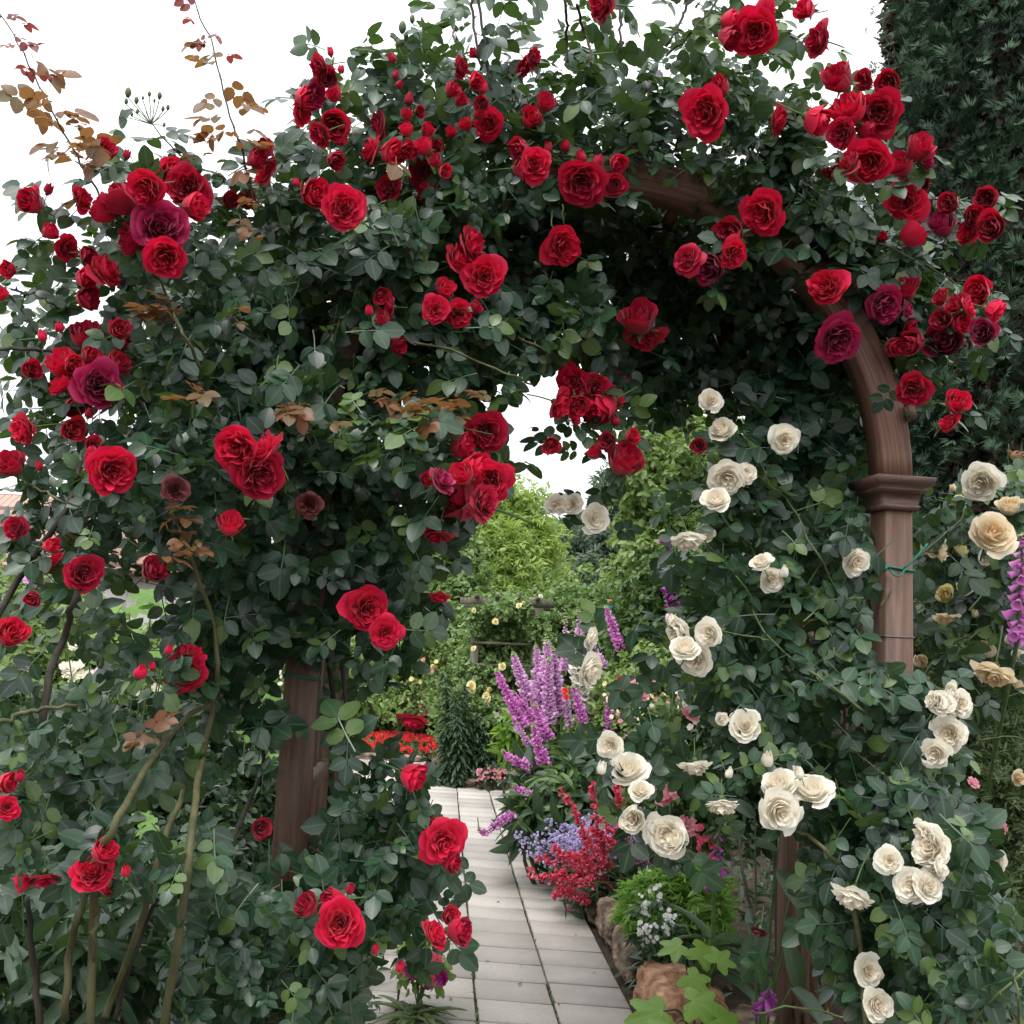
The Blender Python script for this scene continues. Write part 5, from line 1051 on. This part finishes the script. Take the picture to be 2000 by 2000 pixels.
for k in range(330):
    x = rng.normal(0, .2); b = np.array([path_x(7) + .25 + x * .4, 7.05 + rng.normal(0, .14), .02]); e = b + np.array([rng.normal(-.16, .17), rng.normal(-.12, .12), rng.uniform(.22, .46)]); sp_ = spline([b, b * .5 + e * .5 + [0, 0, .05], e], 12); s.tube(sp_, [.003, .0015], 4)
    for j in range(26):
        p = sp_[5 + int(rng.random() * 7)] + rng.normal(0, .013, 3); d = randdir(1)[0]; bell(f, p, d, .018, .008, rng.random())
    place(lv, LEAF1, sp_[1:4:1], rng.normal(size=(3, 3)) + [0, -.3, .8], rng.normal(size=(3, 3)), rng.uniform(.03, .05, 3))
s.build('stem', M['stem'], cm); f.build('blossoms', M['lav'], cm); lv.build('foliage', M['mid'], cm)
Yf = 5.45; t = empty('ferny_plant', at(*zb(1300, 1250), Yf) * [1, 1, 0], 'mound of fine lime green feathery leaves right of the penstemon', 'plant')
mb = MB(); blobs_cloud(mb, [(at(*zb(1330, 900), Yf), (.17, .17, .11)), (at(*zb(1180, 1000), Yf), (.15, .15, .12)), (at(*zb(1450, 980), Yf), (.16, .16, .12)), (at(*zb(1350, 1080), Yf - .05), (.2, .17, .14)), (at(*zb(1050, 1090), Yf), (.10, .12, .10)), (at(*zb(1500, 1120), Yf), (.14, .14, .12)), (at(*zb(1250, 1180), Yf), (.2, .15, .14)), (at(*zb(1420, 860), Yf), (.12, .14, .08)), (at(*zb(1120, 900), Yf), (.10, .12, .06))], 2300, .10, CLUMPN, shell=.2, up=1.); mb.build('foliage', M['fern'], t); s = MB()
for k in range(10):
    e = at(*zb(rng.uniform(1100, 1500), 1000), Yf); s.tube(spline([np.array([t.location.x + rng.normal(0, .05), Yf, 0]), e * .5 + np.array([t.location.x, Yf, 0]) * .5, e], 6), [.005, .003], 5)
s.build('stem', M['stem'], t)
for spots, Y, lb in (([(1080, 870), (1110, 820), (1210, 730), (1220, 800), (1130, 850), (1190, 770)], 5.7, 'white snapdragon spires just above the feathery clump'), ([(1060, 1010), (1100, 990), (1160, 950), (1190, 980), (1080, 1030)], 5.1, 'white snapdragon at the front left of the feathery clump'), ([(1040, 1220), (1100, 1240), (1160, 1240), (1080, 1260)], 4.95, 'short white snapdragon over the dark narrow leaves'), ([(1230, 1130), (1250, 1180), (1270, 1160), (1240, 1200), (1290, 1180)], 4.95, 'white snapdragon in the middle of the feathery clump')):
    c = at(*zb(*spots[0]), Y); t = empty('snapdragon', (c[0], Y, 0), lb, 'snapdragon', 'white snapdragons by the path'); s = MB(); f = MB(); lv = MB()
    for x, y in spots:
        p = at(*zb(x, y), Y); b = np.array([p[0] + rng.normal(0, .03), Y + .05, .0]); sp_ = spline([b, (b + p) / 2 + [.01, 0, 0], p, p + [0, 0, .04]], 14); s.tube(sp_, [.004, .002], 5)
        for j in range(6): q = p + np.array([rng.normal(0, .008), rng.normal(-.01, .008), rng.uniform(-.05, .045)]); floret(f, q, rng.uniform(.008, .013))
        n = 14; a = rng.random(n) * 6.28; P = sp_[(rng.random(n) * 9).astype(int)]; d = np.stack([np.cos(a), np.sin(a), np.full(n, .4)], 1); place(lv, NARROW, P, np.array([0, 0, 1.]) + rng.normal(size=(n, 3)) * .3, d, rng.uniform(.06, .11, n))
    s.build('stem', M['stem'], t); f.build('blossoms', M['snow'], t); lv.build('foliage', M['dark'], t)
shrub('leafy_clump', 'dark narrow leaved clump below the feathery leaves, behind the orange stone', 'plant', [blob(1300, 1850, 5.2, .11, .13), blob(1335, 1870, 5.1, .11, .12), blob(1270, 1810, 5.4, .08, .08)], 260, .11, NARROW, 'dark', stems=4, smat='stem', shell=.15)

# --- broad lobed and broad dark leaves near the bottom right
def lobed(mb, p, N, D, s, tone):
    """broad leaf with five rounded lobes"""
    Zv = nrm(N); Y_ = nrm(D - Zv * np.dot(D, Zv)); X = np.cross(Y_, Zv); V = [np.asarray(p)]; md = [1.]
    n = 60
    for k in range(n + 1):
        a = -2.75 + 5.5 * k / n; lo = max(w * math.exp(-((a - c) / .36) ** 2) for c, w in ((0, 1.), (1.02, .9), (-1.02, .9), (2.05, .68), (-2.05, .68)))
        r = s * (.42 + .42 * lo) * (1 + .05 * (k % 2))
        x, y = math.sin(a) * r, math.cos(a) * r + s * .2; V.append(np.asarray(p) + X * x + Y_ * y + Zv * (-.3 * (x * x + y * y) / s + .05 * s * (lo - .5)))
        md.append(1. if min(abs(a - c_) for c_ in (0, 1.02, -1.02, 2.05, -2.05)) < .05 else 0.)
    mb.add(V, [(0, k, k + 1) for k in range(1, n + 1)], tone, md)
def leafplant(name, label, cat, spots, base, mat, kind, smat='stem', group=None):
    t = empty(name, base, label, cat, group); lb = MB(); s = MB()
    for x, y, Y, sz, N, D in spots:
        p = at(x, y, Y); b = np.array([base[0], base[1], .0]); s.tube(spline([b, (b + p) / 2 + [0, 0, .06], p], 10), [.006, .003], 5)
        if kind == 'lobed': lobed(lb, p, np.array(N, float), np.array(D, float), sz, rng.random())
        else: place(lb, kind, [p], np.array([N], float), np.array([D], float), np.array([sz]))
        lb.build('leaf', M[mat], t); lb = MB()
    s.build('stem', M[smat], t); return t
leafplant('hollyhock', 'lime green lobed leaves over the stones at the bottom right of the path', 'plant', [(1295, 1975, 4.0, .14, (.1, -.5, 1), (-1, -.4, .2)), (1350, 1955, 4.0, .13, (-.1, -.5, 1), (1, -.3, .2)), (1345, 1905, 4.3, .10, (0, -.6, 1), (.4, -.6, .3)), (1360, 1850, 4.5, .12, (.1, -.4, 1), (.7, -.4, .1)), (1330, 1845, 4.5, .10, (0, -.4, 1), (-1, -.4, .1)), (1400, 1880, 4.4, .09, (0, -.7, .7), (.4, 0, .6)), (1310, 2010, 3.8, .14, (0, -.4, 1), (-.4, -.8, .1)), (1400, 1990, 3.9, .12, (.2, -.6, 1), (.6, -.3, .2))], (at(1360, 1900, 4.5)[0], 4.5, 0), 'lime', 'lobed')
leafplant('leafy_plant', 'big dark pointed leaves on a stout stem left of the wooden slats', 'plant', [(1475, 1650, 4.0, 0.12, (.2, -.7, .8), (.7, -.2, .4)), (1515, 1700, 3.95, 0.21, (.1, -.8, .6), (.5, -.3, -.5)), (1495, 1800, 4.0, 0.22, (-.3, -.8, .5), (-.4, -.2, -.8)), (1525, 1620, 4.1, 0.16, (.3, -.8, .5), (.3, -.2, .9)), (1545, 1930, 3.8, 0.19, (.3, -.6, .8), (.6, -.3, -.3)), (1535, 1840, 3.9, 0.19, (.2, -.9, .4), (.3, -.2, -.9)), (1475, 1600, 4.1, 0.15, (0, -.7, .6), (-.5, 0, .8)), (1555, 1690, 4.1, 0.16, (.2, -.9, .5), (.8, 0, .3))], (at(1480, 1900, 4.0)[0], 4.0, 0), 'dark', [single_t(.42, .35, .15)])
# --- petunias and striped grass at the left edge of the path
pc = gnd(800, 1985); Yp = 4.75
pt_ = empty('petunia', (at(820, 1900, Yp)[0], Yp, 0), 'petunias with purple and cherry trumpets at the left edge of the path', 'petunia'); lv = MB(); s = MB(); f = MB(); f2 = MB()
za = lambda x, y: (650 + x * Z, 1300 + y * Z)
blobs_cloud(lv, [(at(*za(470, 1650), Yp), (.11, .1, .10)), (at(*za(520, 1600), Yp), (.08, .1, .08)), (at(*za(420, 1590), Yp), (.08, .1, .08)), (at(*za(560, 1680), Yp), (.06, .08, .06))], 300, .05, LEAF1, shell=.2)
for k in range(14):
    e = at(*za(rng.uniform(390, 580), rng.uniform(1540, 1680)), Yp); s.tube(spline([np.array([pt_.location.x, Yp, 0]), e * .5 + np.array([pt_.location.x, Yp, .05]) * .5, e], 6), .003, 5)
for x, y in ((445, 1525), (440, 1650), (590, 1690), (420, 1640), (510, 1700), (600, 1685)): floret(f, at(*za(x, y), Yp - .12), .034, nrm(np.array([rng.normal(0, .5), -1, .3])))
for x, y in ((535, 1580), (215, 1530), (560, 1590), (520, 1690), (370, 1630)): floret(f2, at(*za(x, y), Yp - .12), .03, nrm(np.array([rng.normal(0, .5), -1, .3])))
lv.build('foliage', M['pale'], pt_); s.build('stem', M['stem'], pt_); f.build('blossoms', M['pet'], pt_); f2.build('blossoms', M['pen'], pt_)
t = empty('grass_tuft', (at(812, 1990, 4.62)[0], 4.62, 0), 'tuft of pale striped blades at the bottom left of the path', 'grass'); lv = MB(); n = 34; P = np.repeat(np.array([[t.location.x, 4.62, .02]]), n, 0) + rng.normal(0, .03, (n, 3)) * [1, 1, 0]; a = rng.random(n) * 6.28
place(lv, BLADE, P, np.stack([np.cos(a), np.sin(a), np.full(n, .8)], 1) * -.3 + [0, 0, 1.], np.stack([np.cos(a) * .7, np.sin(a) * .7, np.full(n, 1.)], 1), rng.uniform(.12, .22, n)); lv.build('blades', M['olive'], t)

# --- arborvitae at the right
def arborvitae(x, y, h, r, n, label):
    t = empty('arborvitae', (x, y, 0), label, 'conifer', 'dark conifers behind the right side'); mb = MB()
    # sprays gathered on bough ends, with dark gaps between the boughs
    K = n // 42; zc = h * rng.random(K) ** 1.05; ac = rng.random(K) * 6.283; pr_ = lambda z: np.interp(z / h, [0, .08, .3, .6, .85, 1.], [.75, .95, 1., .82, .5, .05])
    rc = r * pr_(zc) * rng.uniform(.62, 1.2, K); i = rng.integers(0, K, n); sg = .075 + .09 * r * rng.random(K)
    C_ = np.stack([x + rc * np.cos(ac), y + rc * np.sin(ac), zc + .1], 1); o = rng.normal(size=(n, 3)) * sg[i][:, None] * np.array([1, 1, 1.5]); P = C_[i] + o
    d = nrm((P - np.array([x, y, 0])) * [1, 1, 0]); q = np.hypot(P[:, 0] - x, P[:, 1] - y)
    N = rng.normal(size=(n, 3)) * .7 + d * .6; D = d * .5 + np.array([0, 0, 1.]) * rng.uniform(.0, 1., (n, 1)) + rng.normal(size=(n, 3)) * .4
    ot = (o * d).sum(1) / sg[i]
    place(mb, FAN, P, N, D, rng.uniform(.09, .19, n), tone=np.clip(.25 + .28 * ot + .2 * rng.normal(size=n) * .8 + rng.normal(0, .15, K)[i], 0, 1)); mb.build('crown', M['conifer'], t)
    tb = MB(); tb.tube([(x, y, -.1), (x, y, h * .5), (x, y, h * .92)], [.16, .1, .02], 8); tb.build('trunk', M['bark'], t)
    ib = MB()      # the dense brown inner twigs that close a conifer's crown
    k = n // 3; z = h * .95 * rng.random(k); a = rng.random(k) * 6.283; q = np.interp(z / h, [0, .3, .6, .85, 1.], [.5, .55, .42, .2, .0]) * r * rng.random(k) ** .3
    P = np.stack([x + q * np.cos(a), y + q * np.sin(a), z], 1); place(ib, CLUMPN, P, np.stack([np.cos(a), np.sin(a), a * 0 + .2], 1), rng.normal(size=(k, 3)), rng.uniform(.35, .5, k)); ib.build('inner_twigs', M['bark'], t)
p = at(1960, 900, 8.2); arborvitae(p[0] + .12, 8.2, 9.5, 1.05, 30000, 'nearest dense dark conifer filling the right edge behind the cream roses')
p = at(1800, 500, 10.5); arborvitae(p[0], 10.5, 9.8, .62, 12000, 'slimmer dark conifer behind, whose edge stands against the white sky')
p = at(1720, 500, 12.5); arborvitae(p[0] - .1, 12.8, 7.35, .75, 8000, 'short conifer whose top just clears the red roses of the right shoulder')

# --- left: house and garden
Yh = 25.; hs = empty('house', (at(60, 1300, Yh)[0], Yh + 3, 0), 'house with a brown tiled roof seen through gaps in the left rose', 'house')
xl, xr = at(-700, 1000, Yh)[0], at(345, 1000, Yh)[0]; zr = at(60, 965, Yh + 3)[2]; ze = at(60, 1105, Yh)[2]
m, nt, b, out = newmat('roof_tiles'); M['roof'] = m
br = nd(nt, 'ShaderNodeTexBrick'); tcn = nd(nt, 'ShaderNodeTexCoord'); mp = nd(nt, 'ShaderNodeMapping'); mp.inputs['Rotation'].default_value = (R(52), 0, 0); nt.links.new(tcn.outputs['Object'], mp.inputs[0]); nt.links.new(mp.outputs[0], br.inputs[0])
br.inputs['Color1'].default_value = c4((.30, .17, .13)); br.inputs['Color2'].default_value = c4((.44, .28, .22)); br.inputs['Mortar'].default_value = c4((.12, .07, .055)); br.inputs['Scale'].default_value = 2.6; br.inputs['Mortar Size'].default_value = .03
nt.links.new(br.outputs[0], b.inputs['Base Color']); b.inputs['Roughness'].default_value = .9
mb = MB(); mb.box(((xl + xr) / 2, Yh + 3.2, ze / 2), (xr - xl, 5.6, ze)); mb.build('wall', plainmat('render_wall', (.62, .60, .56), (.72, .70, .66), 3, .9), hs, False)
mb = MB(); th = .12
mb.add([(xl - .4, Yh - .2, ze), (xr + .3, Yh - .2, ze), (xr + .3, Yh + 3.2, zr), (xl - .4, Yh + 3.2, zr), (xl - .4, Yh + 6.6, ze), (xr + .3, Yh + 6.6, ze), (xl - .4, Yh - .2, ze - th), (xr + .3, Yh - .2, ze - th), (xr + .3, Yh + 6.6, ze - th), (xl - .4, Yh + 6.6, ze - th)], [(0, 1, 2, 3), (3, 2, 5, 4), (0, 6, 7, 1), (5, 8, 9, 4), (1, 7, 8, 5, 2), (0, 3, 4, 9, 6), (6, 9, 8, 7)], .5); mb.build('roof', M['roof'], hs, False)
for px in (195, 60):
    p = at(px, 1165, Yh); w = MB(); w.box((p[0], Yh + .38, p[2]), (1.0, .06, 1.0)); fo = w.build('window', plainmat('window_frame', (.7, .7, .68), (.75, .75, .73), 5, .5), hs, False); g = MB(); g.box((p[0], Yh + .34, p[2]), (.84, .03, .84)); go = link('pane', g.mesh('pane', False), plainmat('window_glass', (.12, .22, .42), (.2, .34, .6), 2, .1)); go.parent = fo; go.matrix_parent_inverse = Matrix.Translation(-hs.location)
lb_ = [(120, 1180, 5.2, .22), (165, 1170, 5.1, .24), (215, 1185, 5.2, .22), (300, 1160, 5.0, .26), (320, 1185, 5.0, .24), (270, 1230, 5.1, .28), (190, 1235, 5.0, .2), (330, 1245, 5.0, .26), (255, 1185, 5.3, .22), (345, 1140, 5.2, .2), (300, 1270, 4.9, .22), (230, 1260, 5, .2), (480, 1420, 4.9, .2), (510, 1480, 4.9, .2), (300, 1610, 4.2, .2), (290, 1590, 4.3, .16), (500, 1390, 5, .2), (530, 1350, 5, .2)]
leafplant('hollyhock', 'large lime green leaves behind the dark left canes', 'plant', [(x, y, Y, s * .45, (rng.normal(0, .4), -.5, .9), (rng.normal(0, .8), -.3, rng.uniform(-.3, .3))) for x, y, Y, s in lb_[:12]], (at(260, 1300, 5.1)[0], 5.1, 0), 'lime', 'lobed')
leafplant('hollyhock', 'lime green leaves glimpsed low between the left post and the canes', 'plant', [(x, y, Y, s * .45, (rng.normal(0, .4), -.5, .9), (rng.normal(0, .8), -.3, rng.uniform(-.3, .3))) for x, y, Y, s in lb_[12:]], (at(480, 1500, 4.8)[0], 4.8, 0), 'lime', 'lobed')
shrub('garden_shrub', 'pale shrub with pink and violet flowers behind the far left canes', 'shrub', [blob(40, 1200, 6.5, .5, .35), blob(120, 1280, 6.4, .5, .35), blob(240, 1320, 6.4, .5, .3), blob(340, 1340, 6.4, .5, .35), blob(60, 1340, 6.2, .5, .3), blob(180, 1390, 6.2, .6, .3)], 3400, .12, CLUMP, 'pale', stems=5, shell=.3,
      florets=[('fox', [at(40 + rng.normal(0, 6), 1075 + rng.normal(0, 14), 5.9) for _ in range(7)] + [at(62 + rng.normal(0, 8), 1130 + rng.normal(0, 10), 5.9) for _ in range(8)] + [at(212 + rng.normal(0, 10), 1312 + rng.normal(0, 9), 5.8) for _ in range(12)] + [at(190 + rng.normal(0, 7), 1388 + rng.normal(0, 4), 5.8) for _ in range(6)], .035), ('pink', [at(38, 1305, 5.8), at(72, 1148, 5.8), at(50, 1320, 5.8), at(275, 1300, 5.8), at(240, 1290, 5.8)], .06), ('white', [at(145 + rng.normal(0, 8), 1310 + rng.normal(0, 8), 5.8) for _ in range(10)] + dots(20, 100, 420, 1250, 1400, 5.85), .03)])
shrub('garden_shrub', 'mid green shrub behind the left post', 'shrub', [blob(480, 1330, 7.5, .5, .45), blob(560, 1300, 7.6, .5, .5), blob(420, 1400, 7.4, .5, .4), blob(610, 1370, 8, .4, .4), blob(520, 1450, 7.2, .5, .4)], 2600, .15, CLUMP, 'pale', stems=5, shell=.3, florets=[('white', dots(30, 420, 640, 1300, 1420, 6.9), .02)])
shrub('garden_shrub', 'dark shrub closing the left border low behind the rose canes', 'shrub', [blob(100, 1480, 5.2, .5, .35), blob(250, 1500, 5.2, .45, .35), blob(380, 1500, 5.2, .4, .35), blob(40, 1600, 4.8, .45, .3), blob(200, 1620, 4.6, .4, .3), blob(360, 1640, 4.6, .35, .3), blob(470, 1560, 5, .3, .3)], 3000, .12, CLUMP, 'dark', stems=5, shell=.2)
shrub('lily_plant', 'dark clump of narrow strap leaves on the soil at the bottom left', 'plant', [blob(60, 1860, 3.3, .25, .2), blob(180, 1900, 3.2, .25, .2), blob(290, 1850, 3.4, .22, .2), blob(20, 1960, 3., .25, .15), blob(230, 1760, 3.8, .3, .2), blob(90, 1760, 3.9, .3, .25)], 700, .15, NARROW, 'dark', stems=4, smat='stem', shell=.1, group=None)
# low growth and litter over the soil of the beds
gc = MB(); n = 9500; X = rng.uniform(-6, 7, n); Yy = rng.uniform(1.6, 14.5, n); k = ~on_path(X, Yy) & ~((X > path_x(Yy) - NC * PW - .08) & (X < path_x(Yy) + .1) & (Yy < 11.9)); X, Yy = X[k], Yy[k]; n = len(X)
P = np.stack([X, Yy, rng.uniform(-.02, .10, n)], 1); place(gc, CLUMPN + NARROW, P, np.array([0, -.2, 1.]) + rng.normal(size=(n, 3)) * .4, rng.normal(size=(n, 3)) + [0, 0, .5], rng.uniform(.1, .2, n))
tag(gc.build('ground_cover', M['dark']), 'low dark ground cover growing over the soil of the beds', 'ground cover', kind='stuff')
lt = MB(); n = 900; X = rng.uniform(-2.5, 2.5, n); Yy = rng.uniform(1.8, 8, n); k = (np.abs(X - path_x(Yy) + .53) > .62); X, Yy = X[k], Yy[k]; n = len(X)
place(lt, LEAF1, np.stack([X, Yy, rng.uniform(-.02, .03, n)], 1), np.array([0, 0, 1.]) + rng.normal(size=(n, 3)) * .4, rng.normal(size=(n, 3)), rng.uniform(.03, .06, n)); Yq = rng.uniform(3.2, 11, 60); Xq = path_x(Yq) - rng.random(60) ** 1.5 * 1.2; place(lt, LEAF1, np.stack([Xq, Yq, np.full(60, .006)], 1), np.array([0, 0, 1.]) + rng.normal(size=(60, 3)) * .12, rng.normal(size=(60, 3)) * [1, 1, .05], rng.uniform(.008, .026, 60))
tag(lt.build('leaf_litter', M['young']), 'dry fallen leaves scattered on the soil', 'leaf litter', kind='stuff')
# fallen petals on the paving
for i, (x, y, lb) in enumerate(((515, 1040, 'fallen pink petals by the craggy stone, upper of the pair'), (505, 1078, 'fallen pink petals by the craggy stone, lower of the pair'), (95, 648, 'fallen lilac petal on the path below the catmint'), (20, 645, 'fallen pale petal on the path joint left of the catmint'))):
    p = gnd(*zb(x, y)); f = MB()
    for k in range(5): floret(f, p + np.array([rng.normal(0, .018), rng.normal(0, .02), .006]), .016, np.array([0., -.2, 1.]), 3)
    tag(f.build('fallen_petals', M['pink' if i < 2 else 'fox']), lb, 'petals', 'fallen petals on the path')
